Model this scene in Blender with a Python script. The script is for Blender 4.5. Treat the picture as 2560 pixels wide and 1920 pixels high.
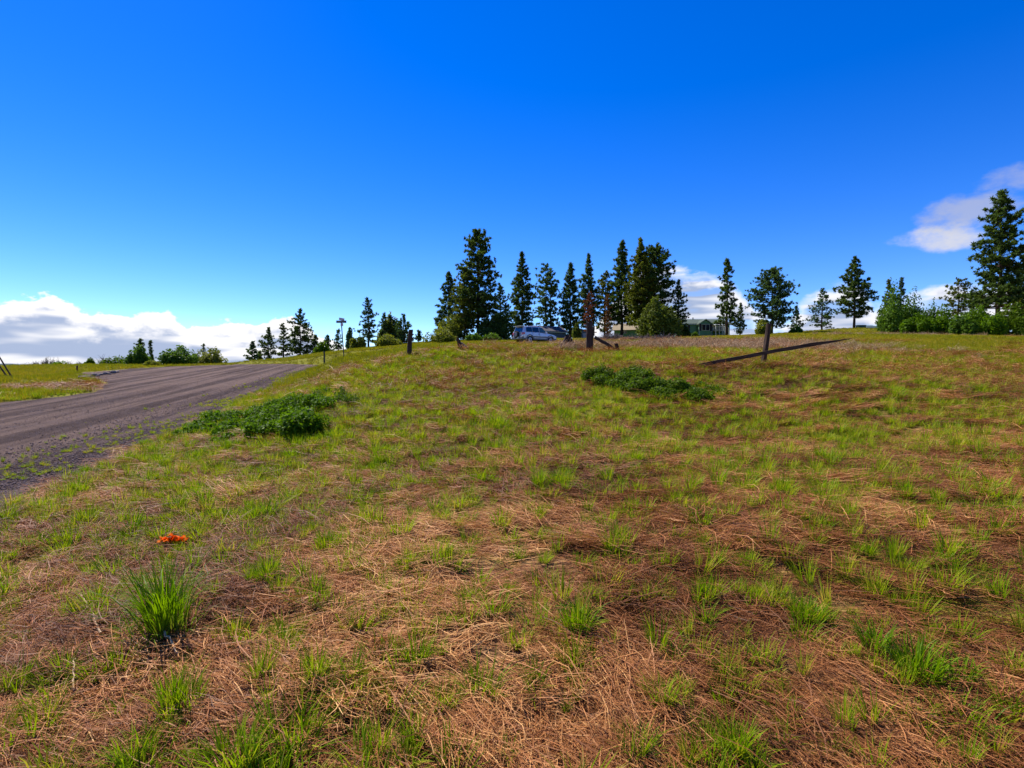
import bpy, math, random
import numpy as np

R = math.radians
for o in list(bpy.data.objects):
    bpy.data.objects.remove(o)
scene = bpy.context.scene
col = scene.collection

# ------------------------------------------------------------------ camera
FPX = 1280.0                      # focal length in pixels of the 2560 px photo
EYE = 1.6
PITCH = math.atan(30 / FPX)
cam_d = bpy.data.cameras.new('camera')
cam_d.sensor_width = 36
cam_d.lens = 18
cam_d.clip_start = 0.05
cam_d.clip_end = 30000
cam = bpy.data.objects.new('camera', cam_d)
col.objects.link(cam)
cam.location = (0, 0, EYE)
cam.rotation_euler = (R(90) - PITCH, 0, 0)
scene.camera = cam

# ------------------------------------------------------------------ light
SUN_AZ, SUN_EL = -43.0, 53.0      # degrees, azimuth clockwise from the view direction
SKY_STRENGTH = 0.1
scene.view_settings.view_transform = 'Standard'
scene.view_settings.look = 'None'
scene.view_settings.exposure = 0.68
scene.view_settings.gamma = 1.0
scene.view_settings.use_curve_mapping = False
scene.cycles.use_denoising = True
scene.cycles.max_bounces = 5
scene.cycles.transparent_max_bounces = 6
scene.cycles.diffuse_bounces = 2
scene.cycles.use_adaptive_sampling = True
scene.cycles.adaptive_threshold = 0.02
scene.cycles.glossy_bounces = 2

sun_d = bpy.data.lights.new('sun', 'SUN')
sun_d.energy = 4.9
sun_d.angle = R(0.53)
sun_d.color = (1.0, 0.95, 0.87)
sun = bpy.data.objects.new('sun', sun_d)
col.objects.link(sun)
sun.rotation_euler = (R(90 - SUN_EL), 0, R(180 - SUN_AZ))
sun.location = (-30, 30, 60)

world = bpy.data.worlds.new('World')
scene.world = world
world.use_nodes = True
wn = world.node_tree
wn.nodes.clear()


class NT:
    """small helper to write node graphs as expressions"""
    def __init__(s, nt):
        s.nt = nt

    def n(s, t, **kw):
        nd = s.nt.nodes.new(t)
        for k, v in kw.items():
            setattr(nd, k, v)
        return nd

    def put(s, sock, v):
        if hasattr(v, 'is_output') or isinstance(v, bpy.types.NodeSocket):
            s.nt.links.new(v, sock)
        else:
            sock.default_value = v

    def m(s, op, a, b=0.0, c=0.0, clamp=False):
        nd = s.n('ShaderNodeMath', operation=op)
        nd.use_clamp = clamp
        s.put(nd.inputs[0], a)
        s.put(nd.inputs[1], b)
        s.put(nd.inputs[2], c)
        return nd.outputs[0]

    def sstep(s, lo, hi, v):
        nd = s.n('ShaderNodeMapRange', interpolation_type='SMOOTHSTEP')
        s.put(nd.inputs[0], v)
        s.put(nd.inputs[1], lo)
        s.put(nd.inputs[2], hi)
        return nd.outputs[0]

    def mix(s, f, a, b, blend='MIX'):
        nd = s.n('ShaderNodeMix', data_type='RGBA', blend_type=blend)
        s.put(nd.inputs[0], f)
        s.put(nd.inputs[6], a if not isinstance(a, tuple) else (*a, 1)[:4])
        s.put(nd.inputs[7], b if not isinstance(b, tuple) else (*b, 1)[:4])
        return nd.outputs[2]

    def xyz(s, x, y, z):
        nd = s.n('ShaderNodeCombineXYZ')
        s.put(nd.inputs[0], x)
        s.put(nd.inputs[1], y)
        s.put(nd.inputs[2], z)
        return nd.outputs[0]

    def noise(s, vec, scale, detail=4, rough=0.55, dist=0.0, col=False):
        nd = s.n('ShaderNodeTexNoise')
        if vec is not None:
            s.put(nd.inputs['Vector'], vec)
        s.put(nd.inputs['Scale'], scale)
        nd.inputs['Detail'].default_value = detail
        nd.inputs['Roughness'].default_value = rough
        nd.inputs['Distortion'].default_value = dist
        return nd.outputs['Color' if col else 'Fac']


def build_world():
    w = NT(wn)
    out = w.n('ShaderNodeOutputWorld')
    bg = w.n('ShaderNodeBackground')
    bg.inputs['Strength'].default_value = SKY_STRENGTH
    wn.links.new(bg.outputs[0], out.inputs[0])
    sky = w.n('ShaderNodeTexSky', sky_type='NISHITA')
    sky.sun_disc = False
    sky.sun_elevation = R(SUN_EL)
    sky.sun_rotation = R(SUN_AZ)
    sky.altitude = 1500
    sky.air_density = 1.0
    sky.dust_density = 0.1
    sky.ozone_density = 3.0
    # the photograph is strongly saturated: the whole sky is shifted the same way
    hs = w.n('ShaderNodeHueSaturation')
    hs.inputs['Hue'].default_value = 0.517
    hs.inputs['Saturation'].default_value = 1.42
    hs.inputs['Value'].default_value = 1.28
    wn.links.new(sky.outputs[0], hs.inputs['Color'])
    tc = w.n('ShaderNodeTexCoord')
    sp = w.n('ShaderNodeSeparateXYZ')
    wn.links.new(tc.outputs['Generated'], sp.inputs[0])
    x, y, z = sp.outputs
    az = w.m('MULTIPLY', w.m('ARCTAN2', x, y), 180 / math.pi)
    el = w.m('MULTIPLY', w.m('ARCSINE', z), 180 / math.pi)
    # cumulus bank low over the horizon: its top as a curve of the azimuth
    fc = w.n('ShaderNodeFloatCurve')
    tops = [(-180, 5), (-140, 6), (-100, 5), (-70, 6.6), (-50, 5.8), (-45, 5.6), (-42.5, 6.5), (-40.5, 5.5), (-37, 5.0),
            (-34.2, 5.9), (-32.0, 4.3), (-29.4, 5.1), (-27, 4.7), (-24, 5.6), (-20.8, 4.0), (-16, 2.4), (-8, 1.8), (4, 3.0), (13, 9.4),
            (17, 11.4), (20, 10.8), (22.6, 10.2), (25, 6.6), (27.5, 5.6), (30.0, 8.0), (33, 8.6), (35.6, 6.2), (39, 7.8), (44, 7.2),
            (60, 6.0), (90, 6.5), (130, 4.5), (180, 5)]
    cu = fc.mapping.curves[0]
    pts = [((a + 180) / 360, t / 20) for a, t in tops]
    cu.points[0].location = pts[0]
    cu.points[1].location = pts[-1]
    for p in pts[1:-1]:
        cu.points.new(*p)
    for p in cu.points:
        p.handle_type = 'AUTO_CLAMPED'
    fc.mapping.update()
    w.put(fc.inputs['Value'], w.m('DIVIDE', w.m('ADD', az, 180), 360))
    top = w.m('MULTIPLY', fc.outputs[0], 20)
    v1 = w.xyz(w.m('MULTIPLY', az, 0.33), w.m('MULTIPLY', el, 0.55), 0.0)
    n1 = w.noise(v1, 1.0, 4, 0.6)
    v2 = w.xyz(w.m('MULTIPLY', az, 0.12), w.m('MULTIPLY', el, 0.75), 4.0)
    n2 = w.noise(v2, 1.0, 2, 0.55)
    right = w.sstep(10, 18, az)
    depth = w.m('ADD', w.m('SUBTRACT', top, el), w.m('MULTIPLY', w.m('SUBTRACT', n1, 0.5), 3.2))
    soft = w.m('ADD', 0.28, w.m('MULTIPLY', right, 0.9))
    d1 = w.sstep(-0.05, soft, depth)
    holes = w.m('MULTIPLY', right, w.sstep(0.50, 0.60, n2))
    d1 = w.m('MULTIPLY', d1, w.m('SUBTRACT', 1.0, w.m('MULTIPLY', holes, 0.5)))
    low = w.sstep(0.30, 0.56, n2)
    under = w.sstep(0.8, 2.4, w.m('ADD', depth, w.m('MULTIPLY', w.m('SUBTRACT', n1, 0.5), 2.0)))
    grey = w.m('MULTIPLY', under, low)
    grey = w.m('ADD', w.m('MULTIPLY', grey, 0.95), w.m('MULTIPLY', right, 0.16), clamp=True)
    bank = w.mix(grey, (7.0, 6.9, 7.0), (2.5, 3.1, 4.5))
    blue = w.mix(1.0, hs.outputs[0], (.84, .91, 1.03), 'MULTIPLY')
    c = w.mix(d1, blue, bank)
    # thin drifting clouds higher on the right
    for a, b, ww, hh, op, bright in ((40.0, 11.3, 3.6, 1.45, 0.88, 0.78), (41.4, 13.0, 3.8, 1.8, 0.60, 0.60),
                                     (46.0, 15.0, 5.0, 1.2, 0.45, 0.62), (62.0, 15.0, 9.0, 2.2, 0.7, 0.75), (-110, 17.0, 16.0, 2.5, 0.7, 0.75)):
        ex = w.m('MULTIPLY_ADD', az, 1 / ww, -a / ww)
        ex = w.m('MULTIPLY', ex, ex)
        ey = w.m('MULTIPLY_ADD', el, 1 / hh, -b / hh)
        ey = w.m('MULTIPLY', ey, ey)
        e = w.m('SUBTRACT', 1.0, w.m('ADD', ex, ey))
        e = w.m('ADD', e, w.m('MULTIPLY', w.m('SUBTRACT', n1, 0.5), 2.3))
        d = w.m('MULTIPLY', w.sstep(0.0, 1.15, e), op)
        k = 6.0 * bright
        c = w.mix(d, c, (k, k * 1.0, k * 1.06))
    wn.links.new(c, bg.inputs['Color'])


build_world()

# ------------------------------------------------------------------ maths helpers
def P(px, py, Y):
    """point at forward distance Y on the ray through photo pixel (px, py)"""
    u, v = (px - 1280) / FPX, (py - 960) / FPX
    dy = math.cos(PITCH) - v * math.sin(PITCH)
    dz = -math.sin(PITCH) - v * math.cos(PITCH)
    t = Y / dy
    return (u * t, Y, EYE + dz * t)


def sm(a, b, x):
    t = np.clip((x - a) / (b - a), 0, 1)
    return t * t * (3 - 2 * t)


def _h(ix, iy, seed):
    n = (ix.astype(np.int64) * 374761393 + iy.astype(np.int64) * 668265263 + seed * 974711) & 0x7fffffff
    n = ((n ^ (n >> 13)) * 1274126177) & 0x7fffffff
    n = (n ^ (n >> 16)) & 0xffffff
    return n / float(0xffffff)


def vnoise(x, y, seed=0):
    x = np.asarray(x, float); y = np.asarray(y, float)
    ix, iy = np.floor(x), np.floor(y)
    fx, fy = x - ix, y - iy
    fx = fx * fx * (3 - 2 * fx); fy = fy * fy * (3 - 2 * fy)
    a, b = _h(ix, iy, seed), _h(ix + 1, iy, seed)
    c, d = _h(ix, iy + 1, seed), _h(ix + 1, iy + 1, seed)
    return (a + (b - a) * fx) * (1 - fy) + (c + (d - c) * fx) * fy


def fbm(x, y, seed=0, oct=4):
    s, a, t = 0, 1.0, 0
    for i in range(oct):
        s = s + a * vnoise(x * 2 ** i + 17.3 * i, y * 2 ** i - 9.1 * i, seed + i)
        t += a
        a *= 0.5
    return s / t


# ------------------------------------------------------------------ terrain height
ctrl_px = [
    (1300, 1160, 6.5), (1300, 1020, 11), (1300, 935, 16), (1475, 877, 21.6), (1300, 870, 35), (1335, 862, 47), (1335, 860, 54), (1300, 853, 80), (1300, 850, 110),
    (1020, 893, 21), (1000, 880, 30), (1000, 870, 50), (1000, 864, 75), (1000, 861, 100),
    (860, 893, 36), (850, 882, 55), (830, 880, 75), (850, 886, 100), (690, 905, 62), (700, 902, 82), (700, 907, 105),
    (100, 1232, 6.8), (280, 1130, 9.6), (520, 1010, 17.6), (700, 938, 30), (800, 905, 40), (900, 975, 15), (900, 925, 22),
    (700, 1130, 8.2), (900, 1250, 5.6), (2560, 1200, 5.5), (2560, 1050, 10), (1900, 1100, 8.5), (1905, 912, 14.5), (1700, 1000, 11.5),
    (1700, 880, 25), (1700, 854, 45), (1700, 846, 80), (1700, 844, 115), (1900, 838, 100), (1500, 851, 80), (1500, 849, 110),
    (2130, 862, 35), (2130, 838, 60), (2130, 821, 100), (2250, 900, 20), (2560, 960, 15), (2560, 885, 30), (2560, 845, 60), (2560, 838, 78),
    (2300, 836, 66), (3000, 1000, 12), (3000, 850, 50), (3300, 840, 70),
    (0, 1003, 19), (230, 987, 21), (60, 944, 33), (190, 950, 36), (300, 932, 48), (420, 917, 56), (150, 914, 58), (0, 921, 60), (150, 934, 45),
    (-300, 930, 45), (-300, 965, 25), (-300, 915, 70), (500, 911, 64)]
ctrl = [P(*c) for c in ctrl_px] + [
    (0, 0, 0), (3, 3, .2), (-3, 3, .12), (0, -6, -.4), (8, 0, .35), (-5, 0, -.25), (30, 0, 1.4), (1.5, 5, .36), (60, 0, 2), (120, 0, 3),
    (150, 100, 9), (110, 150, 9), (50, 150, 9), (0, 160, 7), (-40, 140, 2), (-80, 75, 0.5), (-100, 100, -4), (-60, 115, -1), (-35, 15, .4), (-60, 15, 0), (-60, 35, 1.0),
    (-100, -20, -4), (0, -60, -5), (100, -60, 1), (-20, -20, -1.6), (20, -20, 0), (-20, 0, -.6), (-15, 6, -.1)]
ctrl = np.array(ctrl)
_c2 = 3.0


def _solve():
    d = np.hypot(ctrl[:, None, 0] - ctrl[None, :, 0], ctrl[:, None, 1] - ctrl[None, :, 1])
    A = np.sqrt(d * d + _c2 ** 2)
    n = len(ctrl)
    M = np.zeros((n + 3, n + 3))
    M[:n, :n] = A + np.eye(n) * -0.01
    Q = np.c_[np.ones(n), ctrl[:, :2]]
    M[:n, n:] = Q
    M[n:, :n] = Q.T
    return np.linalg.solve(M, np.r_[ctrl[:, 2], 0, 0, 0])


_w = _solve()


def H0(x, y):
    out = np.zeros(x.shape)
    xf, yf = x.ravel(), y.ravel()
    o = np.zeros(len(xf))
    n = len(ctrl)
    for i in range(0, len(xf), 40000):
        a, b = xf[i:i + 40000], yf[i:i + 40000]
        d2 = (a[:, None] - ctrl[None, :, 0]) ** 2 + (b[:, None] - ctrl[None, :, 1]) ** 2
        o[i:i + 40000] = np.sqrt(d2 + _c2 ** 2) @ _w[:n] + _w[n] + _w[n + 1] * a + _w[n + 2] * b
    return o.reshape(x.shape)


def xr(Y):           # right edge of the gravel road
    return np.interp(Y, [-60, 0, 8, 44, 50, 56, 62, 80, 110], [8.5, -6.0, -8.0, -16.8, -18.6, -22.5, -29.5, -50, -80])


def zr(Y):           # its long section
    f = lambda q: np.interp(q, [-60, 0, 8, 18, 30, 45, 53, 60, 75, 100, 150], [-3.5, -.4, 0, .5, 1.2, 2.12, 2.36, 2.42, 1.4, -1.5, -5])
    return (f(Y - 4) + f(Y - 2) + f(Y) + f(Y + 2) + f(Y + 4)) / 5


def left_extra(Y):   # mouth of the driveway on the far side
    return np.interp(Y, [17, 22, 27, 30, 33, 36, 40, 45, 50, 54], [0, -1.2, .8, 3.3, 6, 7.2, 6.8, 5.0, 2.5, 0])


def shoulder(Y):
    return np.interp(Y, [-10, 4, 10, 20, 30, 44, 47, 51, 55], [1.7, 1.7, 1.5, .9, .3, 0, 5.5, 5.5, 0])


def road_in(x, y):
    """signed distance into the gravel (positive inside)"""
    e = (fbm(x * .5, y * .5, 31, 3) - .5) * 1.1 + (fbm(x * 2.2, y * 2.2, 37, 2) - .5) * .35
    s = x - xr(y)
    return np.minimum(shoulder(y) - s, s + 8 + left_extra(y)) + e


def bumps(x, y):
    r = np.hypot(x, y)
    fade = 1 - sm(25, 60, r)
    return ((fbm(x * .28, y * .28, 3, 2) - .5) * .16 + ((fbm(x * 1.5, y * 1.5, 5, 3) - .5) * .13 + (fbm(x * 5.5, y * 5.5, 8, 2) - .5) * .055) * fade)


def G(x, y, fine=True):
    x = np.asarray(x, float); y = np.asarray(y, float)
    r = np.hypot(x, y)
    h = H0(x, y)
    far = sm(170, 420, r)
    h = h * (1 - far) + far * (-32 + 10 * (fbm(x * .004, y * .004, 50, 3) - .5))
    if fine:
        h = h + bumps(x, y) * (1 - far)
    d = road_in(x, y)
    w = sm(0, 3.2, -d)
    road_ok = (1 - sm(95, 110, y)) * (1 - sm(40, 58, -y))
    inside = sm(0, .8, d)
    zr_ = zr(y) + .02 * (1 - inside) - .10 * inside
    return h * (1 - (1 - w) * road_ok) + zr_ * (1 - w) * road_ok


def g1(x, y):
    return float(G(np.array([x]), np.array([y]))[0])


def hit(px, py, y0=1.2, y1=160):
    """first ground point seen through the photo pixel"""
    ys = np.geomspace(y0, y1, 1500)
    a = np.array(P(px, py, 1.0)); o = np.array([0, 0, EYE])
    d = a - o
    pts = o[None] + d[None] * ys[:, None]
    g = G(pts[:, 0], pts[:, 1])
    k = np.where(pts[:, 2] <= g)[0]
    i = k[0] if len(k) else len(ys) - 1
    return float(pts[i, 0]), float(pts[i, 1]), float(g[i])


def green_cover(x, y):
    """0 = dead thatch, 1 = fresh grass"""
    r = np.hypot(x, y)
    b = np.interp(r, [0, 4, 8, 14, 22, 40, 70, 120, 400], [.34, .37, .47, .60, .72, .84, .92, .92, .7])
    n = fbm(x * .35, y * .35, 71, 4) - .5
    n2 = fbm(x * .09, y * .09, 77, 3) - .5
    g = b + n * 1.15 + n2 * .7
    s = -road_in(x, y)
    g = g + .55 * (1 - sm(.4, 3.2, s)) * sm(4, 9, y) * (x > xr(y))            # lush strip on the road bank
    g = g + .30 * sm(1, 4, -x) * sm(7, 10, y)                                        # the left half of the slope is greener
    g = g - .12 * sm(0, 5, x) * (1 - sm(12, 20, y))
    # dry brush belt in front of the houses
    dx, dy = (x - 12) / 9, (y - 33) / 6
    g = g - .75 * np.exp(-(dx * dx + dy * dy))
    dx, dy = (x - 6.5) / 4.5, (y - 6.6 - (x - 6.5) * .05) / .55
    g = g + .4 * np.exp(-(dx * dx + dy * dy))
    g = g + .38 * sm(6, 9, -(x - xr(y)))
    g = g + .2 * sm(14, 24, x) * sm(20, 30, y)
    dx, dy = (x + 22) / 4.0, (y - 25) / 3.2
    g = g - 1.1 * np.exp(-(dx * dx + dy * dy))
    return np.clip(g, 0, 1)


# ------------------------------------------------------------------ mesh helpers
def tag(o, label=None, cat=None, group=None, kind=None):
    if label: o['label'] = label
    if cat: o['category'] = cat
    if group: o['group'] = group
    if kind: o['kind'] = kind
    return o


def link(name, me, mat=None, parent=None):
    o = bpy.data.objects.new(name, me)
    col.objects.link(o)
    if mat is not None and len(me.materials) == 0:
        me.materials.append(mat)
    if parent is not None:
        o.parent = parent
    return o


def empty(name, loc=(0, 0, 0), rz=0.0):
    o = bpy.data.objects.new(name, None)
    o.empty_display_size = .2
    col.objects.link(o)
    o.location = loc
    o.rotation_euler = (0, 0, rz)
    return o


def mesh_np(name, V, F, attrs=None, smooth=False):
    """uniform polygons from numpy arrays; attrs: point-domain floats"""
    V = np.ascontiguousarray(V, np.float32); F = np.ascontiguousarray(F, np.int32)
    me = bpy.data.meshes.new(name)
    k = F.shape[1]
    me.vertices.add(len(V)); me.vertices.foreach_set('co', V.ravel())
    me.loops.add(F.size); me.loops.foreach_set('vertex_index', F.ravel())
    me.polygons.add(len(F))
    me.polygons.foreach_set('loop_start', np.arange(0, F.size, k, dtype=np.int32))
    me.polygons.foreach_set('loop_total', np.full(len(F), k, np.int32))
    if smooth:
        me.polygons.foreach_set('use_smooth', np.ones(len(F), bool))
    for n, a in (attrs or {}).items():
        at = me.attributes.new(n, 'FLOAT', 'POINT')
        at.data.foreach_set('value', np.ascontiguousarray(a, np.float32))
    me.update(calc_edges=True)
    return me


class MB:
    def __init__(s):
        s.v, s.f = [], []

    def add(s, v, f):
        b = len(s.v)
        s.v += [tuple(p) for p in v]
        s.f += [tuple(i + b for i in q) for q in f]
        return s

    def box(s, x0, x1, y0, y1, z0, z1):
        v = [(x0, y0, z0), (x1, y0, z0), (x1, y1, z0), (x0, y1, z0), (x0, y0, z1), (x1, y0, z1), (x1, y1, z1), (x0, y1, z1)]
        return s.add(v, [(3, 2, 1, 0), (4, 5, 6, 7), (0, 1, 5, 4), (1, 2, 6, 5), (2, 3, 7, 6), (3, 0, 4, 7)])

    def prism(s, poly, off):
        n = len(poly)
        v = list(poly) + [(p[0] + off[0], p[1] + off[1], p[2] + off[2]) for p in poly]
        f = [tuple(range(n - 1, -1, -1)), tuple(range(n, 2 * n))]
        f += [(i, (i + 1) % n, n + (i + 1) % n, n + i) for i in range(n)]
        return s.add(v, f)

    def tube(s, pts, rad, n=6, cap=True, jit=0.0, rng=None):
        pts = [np.array(p, float) for p in pts]
        v = []
        for i, p in enumerate(pts):
            t = pts[min(i + 1, len(pts) - 1)] - pts[max(i - 1, 0)]
            t /= (np.linalg.norm(t) + 1e-9)
            a = np.array([0, 0, 1.0]) if abs(t[2]) < .9 else np.array([1.0, 0, 0])
            u = np.cross(t, a); u /= np.linalg.norm(u)
            w = np.cross(t, u)
            for k in range(n):
                th = 2 * math.pi * k / n
                r = rad[i] * (1 + (rng.uniform(-jit, jit) if rng else 0))
                v.append(p + (u * math.cos(th) + w * math.sin(th)) * r)
        f = []
        for i in range(len(pts) - 1):
            for k in range(n):
                f.append((i * n + k, i * n + (k + 1) % n, (i + 1) * n + (k + 1) % n, (i + 1) * n + k))
        if cap:
            f.append(tuple(range(n - 1, -1, -1)))
            f.append(tuple((len(pts) - 1) * n + k for k in range(n)))
        return s.add(v, f)

    def mesh(s, name, smooth=False):
        me = bpy.data.meshes.new(name)
        me.from_pydata(s.v, [], s.f)
        if smooth:
            for p in me.polygons:
                p.use_smooth = True
        me.update()
        return me

    def build(s, name, mat, parent=None, smooth=False, bevel=0.0):
        o = link(name, s.mesh(name, smooth), mat, parent)
        if bevel:
            b = o.modifiers.new('bevel', 'BEVEL')
            b.width = bevel
            b.segments = 2
            b.limit_method = 'ANGLE'
        return o


# ------------------------------------------------------------------ materials
def mat_new(name):
    m = bpy.data.materials.new(name)
    m.use_nodes = True
    nt = m.node_tree
    nt.nodes.clear()
    t = NT(nt)
    out = t.n('ShaderNodeOutputMaterial')
    return m, t, out


def principled(t, color, rough=.6, spec=.3, metal=0.0, coat=0.0):
    b = t.n('ShaderNodeBsdfPrincipled')
    t.put(b.inputs['Base Color'], (*color, 1) if isinstance(color, tuple) else color)
    t.put(b.inputs['Roughness'], rough)
    b.inputs['Specular IOR Level'].default_value = spec
    b.inputs['Metallic'].default_value = metal
    b.inputs['Coat Weight'].default_value = coat
    return b


def solid(name, color, rough=.6, spec=.3, metal=0.0, var=.18, scale=3.0, bump=0.0, coat=0.0, bscale=None):
    m, t, out = mat_new(name)
    tc = t.n('ShaderNodeTexCoord')
    nz = t.noise(tc.outputs['Object'], scale, 5, .6)
    lo = tuple(c * (1 - var) for c in color)
    hi = tuple(min(1, c * (1 + var)) for c in color)
    c = t.mix(t.sstep(.3, .7, nz), lo, hi)
    b = principled(t, c, rough, spec, metal, coat)
    if bump:
        bp = t.n('ShaderNodeBump')
        bp.inputs['Strength'].default_value = bump
        bp.inputs['Distance'].default_value = .02
        t.put(bp.inputs['Height'], t.noise(tc.outputs['Object'], bscale or scale * 6, 4, .6))
        t.nt.links.new(bp.outputs[0], b.inputs['Normal'])
    t.nt.links.new(b.outputs[0], out.inputs[0])
    return m


def leafy_mat(name, c0, c1, c2=None, trans=.35, rough=.55, tcol=1.25, attr='rnd', spec=.08):
    """foliage: colour varies per leaf (attribute rnd), light passes through"""
    m, t, out = mat_new(name)
    at = t.n('ShaderNodeAttribute', attribute_name=attr)
    c = t.mix(at.outputs['Fac'], c0, c1)
    if c2 is not None:
        tc = t.n('ShaderNodeTexCoord')
        nz = t.noise(tc.outputs['Object'], .6, 3, .5)
        c = t.mix(t.m('MULTIPLY', t.sstep(.5, .7, nz), .7), c, c2)
    b = principled(t, c, rough, spec)
    tr = t.n('ShaderNodeBsdfTranslucent')
    mul = t.mix(1.0, c, (tcol * 1.0, tcol * 1.05, tcol * .55), 'MULTIPLY')
    t.nt.links.new(mul, tr.inputs['Color'])
    mx = t.n('ShaderNodeMixShader')
    mx.inputs[0].default_value = trans
    t.nt.links.new(b.outputs[0], mx.inputs[1])
    t.nt.links.new(tr.outputs[0], mx.inputs[2])
    t.nt.links.new(mx.outputs[0], out.inputs[0])
    return m


def instanced_mat(name, cols, trans, rough=.6, root=None, spec=.10):
    """blades and straws of instanced tufts; 'rnd' per blade, 'h' along it, 'tint' per tuft"""
    m, t, out = mat_new(name)
    rn = t.n('ShaderNodeAttribute', attribute_name='rnd')
    ti = t.n('ShaderNodeAttribute', attribute_name='tint', attribute_type='INSTANCER')
    f = t.m('ADD', t.m('MULTIPLY', rn.outputs['Fac'], .55), t.m('MULTIPLY', ti.outputs['Fac'], .45))
    cr = t.n('ShaderNodeValToRGB')
    cr.color_ramp.elements[0].color = (*cols[0], 1)
    cr.color_ramp.elements[1].color = (*cols[-1], 1)
    for i, c in enumerate(cols[1:-1]):
        e = cr.color_ramp.elements.new((i + 1) / (len(cols) - 1))
        e.color = (*c, 1)
    t.put(cr.inputs[0], f)
    c = cr.outputs[0]
    if root is not None:
        hh = t.n('ShaderNodeAttribute', attribute_name='h')
        c = t.mix(t.sstep(0.0, .45, hh.outputs['Fac']), root, c)
    b = principled(t, c, rough, spec)
    if trans > 0:
        tr = t.n('ShaderNodeBsdfTranslucent')
        t.nt.links.new(t.mix(1.0, c, (1.3, 1.3, .6), 'MULTIPLY'), tr.inputs['Color'])
        mx = t.n('ShaderNodeMixShader')
        mx.inputs[0].default_value = trans
        t.nt.links.new(b.outputs[0], mx.inputs[1])
        t.nt.links.new(tr.outputs[0], mx.inputs[2])
        t.nt.links.new(mx.outputs[0], out.inputs[0])
    else:
        t.nt.links.new(b.outputs[0], out.inputs[0])
    return m


def ground_mat():
    m, t, out = mat_new('field_ground')
    tc = t.n('ShaderNodeTexCoord')
    pos = tc.outputs['Object']
    gr = t.n('ShaderNodeAttribute', attribute_name='green')
    n1 = t.noise(pos, 1.3, 6, .65)
    n2 = t.noise(pos, 9.0, 5, .7)
    n3 = t.noise(pos, 45.0, 4, .7)
    thatch = t.mix(t.sstep(.32, .68, n2), (.045, .018, .008), (.19, .085, .032))
    thatch = t.mix(t.m('MULTIPLY', t.sstep(.45, .75, n3), .55), thatch, (.36, .19, .08))
    for ang, k0 in ((-34, 0), (22, 7), (70, 13)):
        mp = t.n('ShaderNodeMapping')
        mp.inputs['Rotation'].default_value = (0, 0, R(-ang))
        mp.inputs['Scale'].default_value = (5, 95, 20)
        mp.inputs['Location'].default_value = (k0, k0 * 2, 0)
        wob = t.mix(.04, pos, t.noise(pos, 2.0, 2, .5, 0, True))
        t.nt.links.new(wob, mp.inputs[0])
        stk = t.noise(mp.outputs[0], 1.0, 2, .6)
        thatch = t.mix(t.m('MULTIPLY', t.sstep(.54, .66, stk), .8), thatch, (.46, .25, .10) if ang != 22 else (.30, .15, .06))
        thatch = t.mix(t.m('MULTIPLY', t.sstep(.46, .36, stk), .7), thatch, (.028, .011, .005))
    grass = t.mix(t.sstep(.3, .7, n2), (.105, .115, .004), (.23, .205, .012))
    f = t.m('ADD', gr.outputs['Fac'], t.m('MULTIPLY', t.m('SUBTRACT', n1, .5), 1.0))
    c = t.mix(t.sstep(.38, .78, f), thatch, grass)
    b = principled(t, c, .95, .1)
    bp = t.n('ShaderNodeBump')
    bp.inputs['Strength'].default_value = .7
    bp.inputs['Distance'].default_value = .03
    t.put(bp.inputs['Height'], t.m('ADD', n2, t.m('MULTIPLY', n3, .6)))
    t.nt.links.new(bp.outputs[0], b.inputs['Normal'])
    t.nt.links.new(b.outputs[0], out.inputs[0])
    return m


def road_mat():
    m, t, out = mat_new('road_gravel')
    tc = t.n('ShaderNodeTexCoord')
    pos = tc.outputs['Object']
    across = t.n('ShaderNodeAttribute', attribute_name='across')      # metres from the right edge
    # graded ruts run along the road
    sp = t.n('ShaderNodeSeparateXYZ')
    t.nt.links.new(pos, sp.inputs[0])
    v = t.xyz(t.m('MULTIPLY', across.outputs['Fac'], 1.5), t.m('MULTIPLY', sp.outputs[1], .06), 0)
    rut = t.noise(v, 1.0, 4, .55)
    n1 = t.noise(pos, 1.1, 5, .6)
    n2 = t.noise(pos, 22.0, 4, .7)
    n3 = t.noise(pos, 70.0, 3, .7)
    c = t.mix(t.sstep(.40, .60, rut), (.062, .038, .029), (.185, .122, .092))
    c = t.mix(t.m('MULTIPLY', t.sstep(.4, .7, n1), .45), c, (.115, .078, .068))
    c = t.mix(t.m('MULTIPLY', t.sstep(.35, .75, n2), .5), c, (.060, .040, .036))
    c = t.mix(t.m('MULTIPLY', t.sstep(.56, .74, n3), .6), c, (.26, .20, .175))
    b = principled(t, c, .95, .06)
    bp = t.n('ShaderNodeBump')
    bp.inputs['Strength'].default_value = 1.0
    bp.inputs['Distance'].default_value = .06
    t.put(bp.inputs['Height'], t.m('ADD', t.m('MULTIPLY', rut, 1.2), t.m('ADD', n2, t.m('MULTIPLY', n3, .5))))
    t.nt.links.new(bp.outputs[0], b.inputs['Normal'])
    t.nt.links.new(b.outputs[0], out.inputs[0])
    return m


def wood_mat(name, c0, c1, rough=.85, sc=(22, 22, 1.6)):
    m, t, out = mat_new(name)
    tc = t.n('ShaderNodeTexCoord')
    mp = t.n('ShaderNodeMapping')
    mp.inputs['Scale'].default_value = sc
    t.nt.links.new(tc.outputs['Object'], mp.inputs[0])
    n = t.noise(mp.outputs[0], 1.0, 5, .65, .4)
    c = t.mix(t.sstep(.3, .7, n), c0, c1)
    b = principled(t, c, rough, .2)
    bp = t.n('ShaderNodeBump')
    bp.inputs['Strength'].default_value = .6
    bp.inputs['Distance'].default_value = .02
    t.put(bp.inputs['Height'], n)
    t.nt.links.new(bp.outputs[0], b.inputs['Normal'])
    t.nt.links.new(b.outputs[0], out.inputs[0])
    return m


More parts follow.
